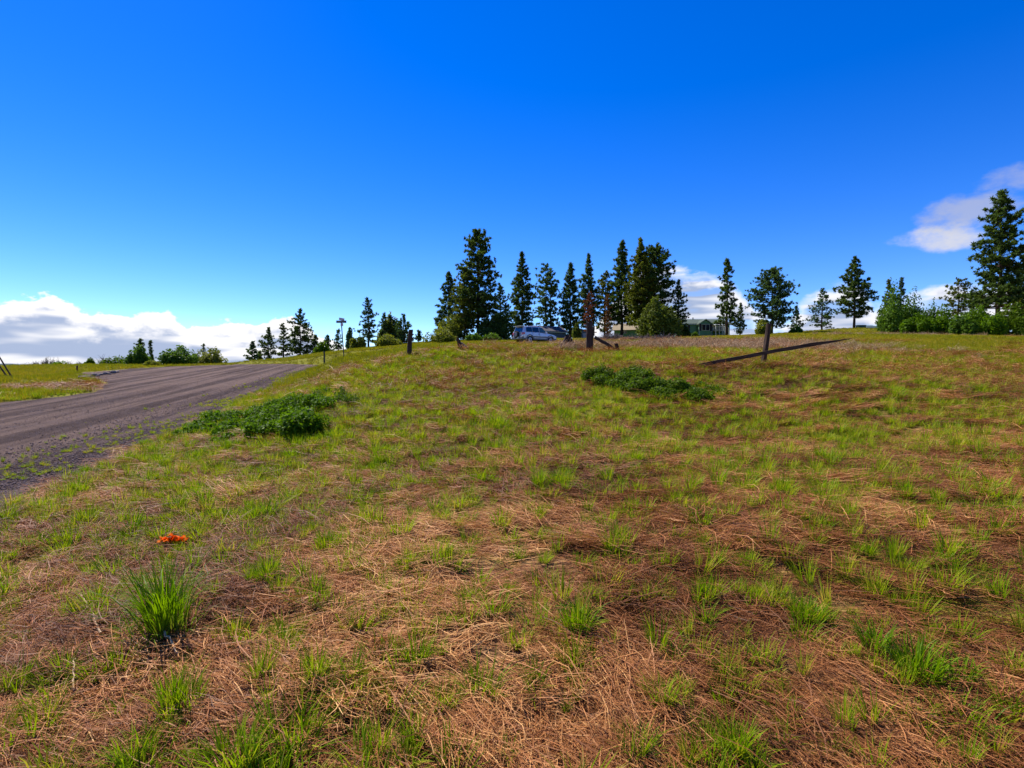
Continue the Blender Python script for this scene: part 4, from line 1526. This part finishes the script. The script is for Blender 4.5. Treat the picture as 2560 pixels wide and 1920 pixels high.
# ------------------------------------------------------------------ blades, straw and scattering
def blades(rng, n, R0, h0, h1, w0, w1, bend, spread, seg=3):
    """arched grass blades growing from a disc; returns V, F(quads), rnd, h"""
    a = rng.uniform(0, 2 * math.pi, n); q = np.sqrt(rng.random(n)) * R0
    bx, by = np.cos(a) * q, np.sin(a) * q
    out = a + rng.normal(0, .7, n)
    H = rng.uniform(h0, h1, n)
    Wd = rng.uniform(w0, w1, n)
    tilt = np.abs(rng.normal(spread, spread * .6, n))
    cur = rng.uniform(.2, 1.0, n) * bend
    rows, hs = [], []
    sd = np.c_[-np.sin(out + rng.normal(0, .5, n)), np.cos(out), np.zeros(n)]
    pos = np.c_[bx, by, np.full(n, -.01)]
    th = tilt.copy()
    for i in range(seg + 1):
        f = i / seg
        ww = Wd * (1 - f ** 1.6 * .92)
        rows += [pos - sd * ww[:, None] / 2, pos + sd * ww[:, None] / 2]
        hs += [np.full(n, f)] * 2
        d = np.c_[np.cos(out) * np.sin(th), np.sin(out) * np.sin(th), np.cos(th)]
        pos = pos + d * (H / seg)[:, None]
        th = th + cur * (.6 + f)
    V = np.stack(rows, 1)                      # n, 2(seg+1), 3
    k = V.shape[1]
    F = []
    for i in range(seg):
        F.append([2 * i, 2 * i + 1, 2 * i + 3, 2 * i + 2])
    F = (np.arange(n)[:, None, None] * k + np.array(F)[None]).reshape(-1, 4)
    rnd = np.repeat(rng.random(n), k)
    return V.reshape(-1, 3), F, rnd, np.stack(hs, 1).reshape(-1)


def straws(rng, n, R0, l0, l1, w0, w1, zmax, aligned=.62, ang=.30, lift=.13):
    a = rng.uniform(0, 2 * math.pi, n); q = np.sqrt(rng.random(n)) * R0
    c = np.c_[np.cos(a) * q, np.sin(a) * q, rng.random(n) ** 1.4 * zmax]
    L = rng.uniform(l0, l1, n) * rng.uniform(.5, 1, n)
    th = np.where(rng.random(n) < aligned, rng.normal(0, ang, n), rng.uniform(-math.pi, math.pi, n))
    pit = rng.normal(.03, lift, n)
    d = np.c_[np.cos(th) * np.cos(pit), np.sin(th) * np.cos(pit), np.sin(pit)]
    s = np.c_[-np.sin(th), np.cos(th), rng.normal(0, .5, n)]
    s = unit(s)
    Wd = rng.uniform(w0, w1, n)
    sag = rng.normal(0, .05, n) * L
    bow = rng.normal(0, .07, n) * L
    rows = []
    for f, k in ((-.5, .6), (-.17, 1), (.17, 1), (.5, .45)):
        p = c + d * (L * f)[:, None]
        g = 1 - (2 * f) ** 2
        p = p + np.c_[np.zeros(n), np.zeros(n), sag * g] + s * (bow * g)[:, None]
        rows += [p - s * (Wd * k / 2)[:, None], p + s * (Wd * k / 2)[:, None]]
    V = np.stack(rows, 1)
    k = V.shape[1]
    F = (np.arange(n)[:, None, None] * k + np.array([[0, 1, 3, 2], [2, 3, 5, 4], [4, 5, 7, 6]])[None]).reshape(-1, 4)
    rnd = np.repeat(np.clip(rng.beta(1.0, 1.25, n), 0, 1), k)
    return V.reshape(-1, 3), F, rnd, np.zeros(n * k)


def proto(name, parts, mat):
    Vs, Fs, rs, hs, b = [], [], [], [], 0
    for V, F, r, h in parts:
        Vs.append(V); Fs.append(F + b); rs.append(r); hs.append(h)
        b += len(V)
    me = mesh_np(name, np.concatenate(Vs), np.concatenate(Fs), {'rnd': np.concatenate(rs), 'h': np.concatenate(hs)})
    me.materials.append(mat)
    return me


def scatter(name, meshes, pos, rot, scl, idx, tint, label, cat):
    """one 'stuff' object: points carrying rotation, scale and kind, instanced by geometry nodes"""
    cl = bpy.data.collections.new(name + '_kinds')
    for i, me in enumerate(meshes):
        cl.objects.link(bpy.data.objects.new('%s_kind_%02d' % (name, i), me))
    me = bpy.data.meshes.new(name)
    me.vertices.add(len(pos))
    me.vertices.foreach_set('co', np.ascontiguousarray(pos, np.float32).ravel())
    for n, t, d, key in (('rot', 'FLOAT_VECTOR', rot, 'vector'), ('scl', 'FLOAT', scl, 'value'), ('idx', 'INT', idx, 'value'), ('tint', 'FLOAT', tint, 'value')):
        at = me.attributes.new(n, t, 'POINT')
        at.data.foreach_set(key, np.ascontiguousarray(d, np.int32 if t == 'INT' else np.float32).ravel())
    me.materials.append(meshes[0].materials[0])
    o = link(name, me)
    ng = bpy.data.node_groups.new(name + '_scatter', 'GeometryNodeTree')
    ng.interface.new_socket('Geometry', in_out='INPUT', socket_type='NodeSocketGeometry')
    ng.interface.new_socket('Geometry', in_out='OUTPUT', socket_type='NodeSocketGeometry')
    N = ng.nodes
    gi, go = N.new('NodeGroupInput'), N.new('NodeGroupOutput')
    ci = N.new('GeometryNodeCollectionInfo')
    ci.inputs['Collection'].default_value = cl
    ci.inputs['Separate Children'].default_value = True
    ci.inputs['Reset Children'].default_value = True
    iop = N.new('GeometryNodeInstanceOnPoints')
    iop.inputs['Pick Instance'].default_value = True

    def attr(n, t):
        a = N.new('GeometryNodeInputNamedAttribute')
        a.data_type = t
        a.inputs['Name'].default_value = n
        return a.outputs['Attribute']
    e2r = N.new('FunctionNodeEulerToRotation')
    L = ng.links
    L.new(gi.outputs[0], iop.inputs['Points'])
    L.new(ci.outputs[0], iop.inputs['Instance'])
    L.new(attr('idx', 'INT'), iop.inputs['Instance Index'])
    L.new(attr('rot', 'FLOAT_VECTOR'), e2r.inputs[0])
    L.new(e2r.outputs[0], iop.inputs['Rotation'])
    L.new(attr('scl', 'FLOAT'), iop.inputs['Scale'])
    L.new(iop.outputs[0], go.inputs[0])
    md = o.modifiers.new('scatter', 'NODES')
    md.node_group = ng
    tag(o, label, cat, kind='stuff')
    return o


rs = np.random.default_rng(77)
straw_kinds = [proto('straw_mat', [straws(np.random.default_rng(100 + i), 250, .26, .10, .42, .0020, .0048, .05, .60 if i < 6 else .3, .26 + .05 * i)], M['straw']) for i in range(9)]
straw_far_kinds = [proto('straw_mat_far', [straws(np.random.default_rng(130 + i), 120, .45, .15, .55, .004, .010, .10, .45, .5, .25)], M['straw']) for i in range(5)]


def tuft_kind(i, n, R0, h0, h1, w0, w1, bend, spread, mat='grass', seg=3):
    return proto('tuft', [blades(np.random.default_rng(160 + i), n, R0, h0, h1, w0, w1, bend, spread, seg)], M[mat])


tuft_kinds = [tuft_kind(0, 70, .045, .07, .19, .0045, .0085, .45, .36), tuft_kind(1, 95, .065, .07, .20, .0045, .009, .45, .42), tuft_kind(2, 45, .035, .10, .24, .0045, .008, .36, .26),
              tuft_kind(3, 34, .05, .05, .13, .004, .007, .5, .45), tuft_kind(4, 110, .09, .06, .17, .0045, .0085, .45, .45), tuft_kind(5, 20, .02, .06, .14, .004, .0065, .4, .34)]
far_tufts = [tuft_kind(10 + i, 30, .16, .08, .24, .010, .019, .5, .38, 'grass_far', 2) for i in range(5)]


def fan_points(rng, y0, y1, dens, half=1.18, grid=False):
    """uniform points per square metre in the wedge the lens covers, with some margin"""
    out = []
    ys = np.geomspace(y0, y1, 24)
    for a, b in zip(ys[:-1], ys[1:]):
        w = b * half + 1.0
        n = int((b - a) * 2 * w * (dens if not callable(dens) else dens((a + b) / 2)))
        if grid:
            st = math.sqrt((b - a) * 2 * w / max(n, 1))
            gx, gy = np.meshgrid(np.arange(-w, w, st), np.arange(a, b, st))
            q = np.c_[gx.ravel(), gy.ravel()] + rng.uniform(-.5, .5, (gx.size, 2)) * st
            out.append(q)
        else:
            out.append(np.c_[rng.uniform(-w, w, n), rng.uniform(a, b, n)])
    return np.concatenate(out)


def off_road(p, m=.1):
    return road_in(p[:, 0], p[:, 1]) < -m


def flow(x, y):
    """the way the dead grass has been combed flat: right foreground runs down to the right"""
    return R(-34) + (fbm(x * .22, y * .22, 301, 3) - .5) * 4.2


# dead grass, near
p = fan_points(rs, .9, 16, lambda d: np.interp(d, [1, 5, 9, 16], [23, 20, 9, 4.5]), grid=True)
p = p[off_road(p, -.1)]
g = green_cover(p[:, 0], p[:, 1])
p = p[rs.random(len(p)) < (1.2 - .5 * g) * (.42 + .58 * sm(.34, .50, fbm(p[:, 0] * 1.9, p[:, 1] * 1.9, 361, 2)))]
n = len(p)
d = np.hypot(p[:, 0], p[:, 1])
scatter('dead_grass', straw_kinds, np.c_[p, G(p[:, 0], p[:, 1])], np.c_[rs.normal(0, .10, n), rs.normal(0, .10, n), flow(p[:, 0], p[:, 1]) + rs.normal(0, .28, n)],
        rs.uniform(.75, 1.25, n) * np.interp(d, [2, 4, 8, 16], [.75, 1, 1.2, 1.5]), rs.integers(0, len(straw_kinds), n),
        np.clip(.44 + (fbm(p[:, 0] * .9, p[:, 1] * .9, 311, 3) - .5) * 2.0 + rs.normal(0, .14, n), 0, 1),
        'flattened brown dead grass covering the near field', 'dead grass')

# dead grass, further up the slope
p = fan_points(rs, 14, 62, lambda d: np.interp(d, [14, 22, 30, 60], [9, 6, 3, 1.2]))
p = p[off_road(p, .2)]
g = green_cover(p[:, 0], p[:, 1])
p = p[rs.random(len(p)) < 1.15 - g * np.interp(np.hypot(p[:, 0], p[:, 1]), [16, 30], [.8, 1.15])]
n = len(p)
d = np.hypot(p[:, 0], p[:, 1])
scatter('dead_grass_upslope', straw_far_kinds, np.c_[p, G(p[:, 0], p[:, 1])], np.c_[rs.normal(0, .15, n), rs.normal(0, .15, n), rs.uniform(0, 6.28, n)],
        rs.uniform(.7, 1.3, n) * np.interp(d, [14, 60], [.9, 2.0]), rs.integers(0, len(straw_far_kinds), n), np.clip(rs.normal(.62, .2, n), 0, 1),
        'pale dead grass in patches on the upper slope', 'dead grass')

# fresh tufts, near and middle
p = fan_points(rs, 1.0, 22, lambda d: np.interp(d, [1, 4, 9, 22], [46, 44, 36, 28]))
p = p[off_road(p, -.15)]
g = green_cover(p[:, 0], p[:, 1])
cl = fbm(p[:, 0] * 1.7, p[:, 1] * 1.7, 321, 3)
keep = rs.random(len(p)) < np.clip((g - .10) * 1.15, .03, 1) * (.28 + .9 * sm(.38, .62, cl))
p, g = p[keep], g[keep]
n = len(p)
d = np.hypot(p[:, 0], p[:, 1])
tuft_pos, tuft_rot = [np.c_[p, G(p[:, 0], p[:, 1])]], [np.c_[rs.normal(0, .12, n), rs.normal(0, .12, n), rs.uniform(0, 6.28, n)]]
tuft_scl = [(.42 + .65 * rs.random(n) ** 1.7) * np.interp(d, [2, 8, 20], [.88, 1.15, 1.45])]
tuft_idx = [rs.integers(0, len(tuft_kinds), n)]
tuft_tint = [np.clip(.35 + (fbm(p[:, 0] * .5, p[:, 1] * .5, 331, 3) - .5) * 1.4 + rs.normal(0, .2, n), 0, 1)]
# bolder clumps spread evenly
p = fan_points(rs, 1.2, 20, lambda d: np.interp(d, [1, 6, 10, 20], [32, 27, 13, 7]), grid=True)
p = p[off_road(p, .0)]
g = green_cover(p[:, 0], p[:, 1])
p = p[rs.random(len(p)) < np.clip(.30 + g * .72, 0, 1)]
n = len(p)
d = np.hypot(p[:, 0], p[:, 1])
tuft_pos.append(np.c_[p, G(p[:, 0], p[:, 1])]); tuft_rot.append(np.c_[rs.normal(0, .12, n), rs.normal(0, .12, n), rs.uniform(0, 6.28, n)])
tuft_scl.append((.60 + .66 * rs.random(n) ** 1.7) * np.interp(d, [2, 8, 20], [.90, 1.2, 1.4])); tuft_idx.append(rs.choice([0, 1, 2, 4], n)); tuft_tint.append(np.clip(rs.normal(.35, .25, n) + np.interp(d, [6, 16], [0, .3]), 0, 1))
# the clumps one can pick out in the photograph (photo px of the foot, relative size), scale 2212 -> 2560
marks = [(715, 1185, 1.1), (1320, 1195, 1.2), (1250, 1365, 1.1), (1745, 1345, 1.15), (1430, 1520, .9), (900, 1605, .9), (1350, 1115, .9), (1075, 925, 1.5), (1100, 945, 1.0),
         (1253, 940, 1.1), (1337, 942, 1.2), (1165, 1055, 1.1), (1210, 1045, 1.2), (1370, 995, 1.2), (240, 1465, 1.3), (405, 1535, 1.2), (300, 1650, 1.2), (505, 1665, 1.5), (640, 1610, 1.6),
         (760, 1510, 1.1), (690, 1480, .9), (625, 1415, 1.0), (840, 1290, 1.0), (885, 1235, 1.0), (560, 1200, 1.2), (505, 1215, .9), (270, 1000, 1.1), (380, 1105, .9), (140, 1195, .9),
         (175, 1065, 1.2), (1275, 1300, .9), (955, 1535, .9), (830, 1510, .8), (1605, 1230, .9), (1525, 1185, .9), (1970, 1320, .9), (1600, 1625, 1.2), (860, 905, 1.0), (1030, 905, 1.1),
         (575, 1255, 1.0), (620, 1385, 1.0), (1015, 1305, .8), (1095, 1290, .8), (1645, 1185, .8), (1470, 1020, .9), (820, 1000, 1.0), (1040, 1005, .9), (985, 1050, .9), (1780, 905, 1.0), (1640, 920, .9)]
mp, ms = [], []
for (mx, my, s) in marks:
    x, y, z = hit(mx * 1.157, my * 1.157)
    for k in range(3):
        a, q = rs.uniform(0, 6.28), rs.uniform(0, .055) * s
        xx, yy = x + math.cos(a) * q, y + math.sin(a) * q
        mp.append((xx, yy, g1(xx, yy)))
        ms.append(s * rs.uniform(.75, 1.05) * float(np.interp(y, [2, 6, 12], [.82, 1.15, 1.6])))
m = len(mp)
tuft_pos.append(np.array(mp)); tuft_rot.append(np.c_[rs.normal(0, .1, m), rs.normal(0, .1, m), rs.uniform(0, 6.28, m)])
tuft_scl.append(np.array(ms)); tuft_idx.append(rs.choice([0, 1, 2, 4], m)); tuft_tint.append(rs.uniform(.15, .5, m))
scatter('grass', tuft_kinds, np.concatenate(tuft_pos), np.concatenate(tuft_rot), np.concatenate(tuft_scl), np.concatenate(tuft_idx), np.concatenate(tuft_tint),
        'fresh green grass tufts sprouting through the dead grass', 'grass')

# meadow grass on the upper slope and beyond the road
p = fan_points(rs, 8, 118, lambda d: np.interp(d, [8, 11, 20, 40, 118], [5, 11, 15, 9, 2.4]))
p = p[off_road(p, .0)]
g = green_cover(p[:, 0], p[:, 1])
p = p[rs.random(len(p)) < np.clip(g * 1.25 - .1, .04, 1)]
n = len(p)
d = np.hypot(p[:, 0], p[:, 1])
scatter('meadow_grass', far_tufts, np.c_[p, G(p[:, 0], p[:, 1])], np.c_[rs.normal(0, .12, n), rs.normal(0, .12, n), rs.uniform(0, 6.28, n)],
        rs.uniform(.6, 1.2, n) * np.interp(d, [11, 25, 60, 118], [.8, 1.15, 1.3, 1.1]), rs.integers(0, len(far_tufts), n),
        np.clip(np.interp(d, [12, 30], [.50, .30]) + (fbm(p[:, 0] * .12, p[:, 1] * .12, 341, 3) - .5) * 1.4 + rs.normal(0, .15, n), 0, 1), 'yellow green meadow grass over the upper slope', 'grass')


# broadleaf weeds
def weed_mesh(i):
    r = np.random.default_rng(400 + i)
    V, F, rn = [], [], []
    for k in range(12):
        a = k * 2.4 + r.uniform(-.3, .3)
        L = r.uniform(.06, .16)
        e = r.uniform(.25, .9)
        d_ = np.array([math.cos(a) * math.cos(e), math.sin(a) * math.cos(e), math.sin(e)])
        s = np.array([-math.sin(a), math.cos(a), 0])
        b0 = len(V)
        for f, w in ((0, .004), (.3, .012), (.6, .016), (.85, .010), (1.0, .002)):
            c = d_ * L * f + np.array([0, 0, -.05 * f * f])
            V += [c - s * w, c + s * w]
        for q in range(4):
            F.append((b0 + 2 * q, b0 + 2 * q + 1, b0 + 2 * q + 3, b0 + 2 * q + 2))
        rn += [r.random()] * 10
    V = np.array(V)
    return proto('weed', [(V, np.array(F), np.array(rn), np.ones(len(V)))], M['weed'])


weed_kinds = [weed_mesh(i) for i in range(4)]
wp = []
for (mx, my, k) in ((2030, 1640, 12), (2075, 1650, 6), (1895, 1600, 6), (1830, 1120, 6), (1870, 1115, 4), (1190, 1605, 5), (1165, 1590, 3), (1815, 1240, 5), (1010, 1040, 8), (1210, 960, 8), (1750, 1055, 8), (1790, 1075, 10), (1990, 1040, 12),
                    (1960, 1050, 8), (1850, 1080, 6), (1930, 1095, 4), (1950, 1110, 4), (555, 1050, 6), (590, 1045, 5), (530, 1075, 6), (1250, 1045, 4), (1480, 1095, 3), (2040, 1110, 4), (1950, 1010, 6), (1690, 1040, 6)):
    x, y, z = hit(mx * 1.157, my * 1.157)
    for q in range(k):
        xx, yy = x + rs.normal() * .05 * math.sqrt(k) * .8, y + rs.normal() * .04 * math.sqrt(k) * .8
        wp.append((xx, yy, g1(xx, yy) + .01))
q = fan_points(rs, 2.6, 14, 2.2)
q = q[off_road(q, .3)]
q = q[rs.random(len(q)) < .5]
wp = np.concatenate([np.array(wp), np.c_[q, G(q[:, 0], q[:, 1]) + .01]])
wp = wp[wp[:, 1] > 2.25]
n = len(wp)
scatter('weeds', weed_kinds, wp, np.c_[rs.normal(0, .15, n), rs.normal(0, .15, n), rs.uniform(0, 6.28, n)], rs.uniform(.3, .6, n), rs.integers(0, 4, n), rs.uniform(0, 1, n), 'small bright green broad leaved weeds among the straw', 'weeds')

# dry brush belt in front of the houses
def brush_kind(i):
    return proto('dry_brush_tuft', [straws(np.random.default_rng(500 + i), 150, .42, .25, .8, .006, .012, .34, .2, .6, .55)], M['brush'])


brush_kinds = [brush_kind(i) for i in range(4)]
q = np.c_[rs.normal(12.0, 4.6, 700), rs.normal(32, 4.0, 700)]
q = np.concatenate([q, np.c_[rs.uniform(36, 66, 130), rs.normal(61, .9, 130)], np.c_[rs.normal(2.6, .5, 14), rs.normal(21.3, .4, 14)]])
q = q[(q[:, 1] > 20)]
n = len(q)
scatter('dry_brush', brush_kinds, np.c_[q, G(q[:, 0], q[:, 1])], np.c_[rs.normal(0, .2, n), rs.normal(0, .2, n), rs.uniform(0, 6.28, n)], rs.uniform(.5, 1.15, n), rs.integers(0, 4, n), np.clip(rs.normal(.45, .25, n), 0, 1), 'tan dry brush and tall dead grass in a belt across the upper slope', 'dry brush')

# loose stones on the road shoulder
def stone_kind(i):
    r = np.random.default_rng(600 + i)
    V, F = [], []
    for z, qd in ((-.3, .7), (.1, 1.0), (.5, .5)):
        for k in range(6):
            a = math.pi / 3 * k
            s = qd * r.uniform(.75, 1.25)
            V.append((math.cos(a) * s, math.sin(a) * s * .8, z))
    for i2 in range(2):
        for k in range(6):
            F.append((i2 * 6 + k, i2 * 6 + (k + 1) % 6, i2 * 6 + 6 + (k + 1) % 6, i2 * 6 + 6 + k))
    F += [(12, 13, 14, 15), (12, 15, 16, 17)]
    V = np.array(V)
    return proto('loose_stone', [(V, np.array(F), np.full(len(V), .5), np.ones(len(V)))], M['stone'])


def road_surface(x, y):
    dd = road_in(x, y); s = x - xr(y)
    return zr(y) + .10 * np.clip(1 - ((s + 4) / 4.6) ** 2, 0, 1) * sm(0, 1.2, dd) - .01


yy = 3 + 42 * rs.random(80000) ** 1.7
xx = xr(yy) + np.where(rs.random(len(yy)) < .86, rs.normal(.75, .75, len(yy)), rs.uniform(-8, 1, len(yy)))
k = road_in(xx, yy) > -.25
xx, yy = xx[k], yy[k]
n = len(xx)
zz_ = np.maximum(road_surface(xx, yy), G(xx, yy))
scatter('loose_gravel', [stone_kind(i) for i in range(4)], np.c_[xx, yy, zz_ + .002], np.c_[rs.normal(0, .3, n), rs.normal(0, .3, n), rs.uniform(0, 6.28, n)],
        .006 + .016 * rs.random(n) ** 2.5, rs.integers(0, 4, n), np.clip(rs.beta(2, 2.4, n) * 1.1, 0, 1), 'loose dark gravel along the shoulder of the road', 'gravel')
# straw and sprouts on the shoulder
yy = rs.uniform(3, 40, 2600)
xx = xr(yy) + rs.normal(.5, .7, len(yy))
k = (road_in(xx, yy) > -.2) & (fbm(xx * .8, yy * .5, 351, 3) > .48)
xx, yy = xx[k], yy[k]
n = len(xx)
scatter('shoulder_grass', tuft_kinds, np.c_[xx, yy, np.maximum(road_surface(xx, yy), G(xx, yy))], np.c_[rs.normal(0, .2, n), rs.normal(0, .2, n), rs.uniform(0, 6.28, n)], rs.uniform(.25, .6, n), rs.integers(0, 6, n), rs.uniform(.3, 1, n),
        'thin weeds sprouting in the gravel shoulder', 'grass')

# ------------------------------------------------------------------ single foreground plants and litter
def grass_clump(px, py, h, n, R0, label, seed, lean=(0, 0)):
    r = np.random.default_rng(seed)
    x, y, z = hit(px, py)
    V1, F1, r1, h1_ = blades(r, n, R0, h * .55, h, .006, .012, .42, .14, 5)
    V2, F2, r2, h2_ = blades(r, n // 2, R0 * 1.8, h * .25, h * .6, .004, .008, .5, .3, 5)
    V = np.concatenate([V1, V2]); F = np.concatenate([F1, F2 + len(V1)])
    V = V + np.c_[V[:, 2] * lean[0], V[:, 2] * lean[1], np.zeros(len(V))]
    me = mesh_np('grass_clump', V, F, {'rnd': np.concatenate([r1, r2]) * .6, 'h': np.concatenate([h1_, h2_])})
    o = link('grass_clump', me, M['grass'])
    o.location = (x, y, z)
    tag(o, label, 'grass clump', 'single grass clumps in the foreground')
    return o


grass_clump(420, 1592, .52, 190, .10, 'tallest dark green grass clump, below the orange ribbon', 1, (-.12, 0))
grass_clump(1255 * 1.157, 1370 * 1.157, .24, 60, .06, 'rounded green grass clump in the lower middle of the field', 3)
grass_clump(1890 * 1.157, 1410 * 1.157, .22, 70, .06, 'left one of the three dark green clumps in a row at lower right', 4)
grass_clump(1980 * 1.157, 1468 * 1.157, .26, 100, .09, 'broadest of the three dark green clumps in a row at lower right', 5)
grass_clump(2072 * 1.157, 1475 * 1.157, .18, 60, .07, 'right one of the three dark green clumps in a row at lower right', 6)
grass_clump(1745 * 1.157, 1350 * 1.157, .18, 90, .08, 'dense green clump with a long blade to its left, right of centre', 7)


def ribbon(px, py, n, size, label, seed, lift=.0):
    r = np.random.default_rng(seed)
    x, y, z = hit(px, py)
    mb = MB()
    for i in range(n):
        c = np.array([r.normal() * size * .42, r.normal() * size * .12, lift + r.uniform(.0, .05) * size * 4])
        a = r.uniform(-.6, .6)
        d_ = np.array([math.cos(a), math.sin(a), r.normal() * .25]) * size * r.uniform(.18, .4)
        w = np.array([-math.sin(a) * .8, math.cos(a) * .8, r.normal() * .35]) * .016
        pr = None
        m = 6
        for k in range(m):
            f = k / (m - 1) - .5
            pnt = c + d_ * 2 * f + np.array([0, 0, math.sin(f * 7 + i) * .018])
            cur = (pnt - w, pnt + w)
            if pr is not None:
                mb.add([pr[0], cur[0], cur[1], pr[1]], [(0, 1, 2, 3)])
            pr = cur
    o = mb.build('ribbon', M['orange'])
    sd = o.modifiers.new('thickness', 'SOLIDIFY')
    sd.thickness = .0012
    o.location = (x, y, z + .02)
    tag(o, label, 'ribbon', 'orange marker ribbons')


ribbon(435, 1368, 26, .15, 'crumpled orange marker ribbon lying behind the tallest grass clump', 1, .03)
ribbon(154, 1240, 6, .06, 'scrap of orange ribbon in the grass near the road shoulder', 2, .03)


def stalk(a, b, label, seed, r=.005):
    r_ = np.random.default_rng(seed)
    p, q = np.array(hit(*a)), np.array(hit(*b))
    p[2] += .03; q[2] += .05
    pts, rad = [], []
    n = 16
    for i in range(n):
        f = i / (n - 1)
        pts.append((q - p) * f + np.array([0, 0, .03 * math.sin(f * 3.1)]) + r_.normal(size=3) * .003)
        rad.append(r * (1.25 if i % 3 == 0 else .85))
    o = MB().tube(pts, rad, 6).build('dry_stalk', M['stalk'])
    o.location = p
    tag(o, label, 'dry stalk', 'pale dead stalks')


stalk((195, 1490), (252, 1605), 'pale jointed dead stalk lying left of the tallest grass clump', 1)
stalk((380, 1566), (446, 1664), 'pale jointed dead stalk at the foot of the tallest grass clump', 2)
stalk((183, 1655), (187, 1757), 'short pale dead stalk near the lower left corner', 3, .004)
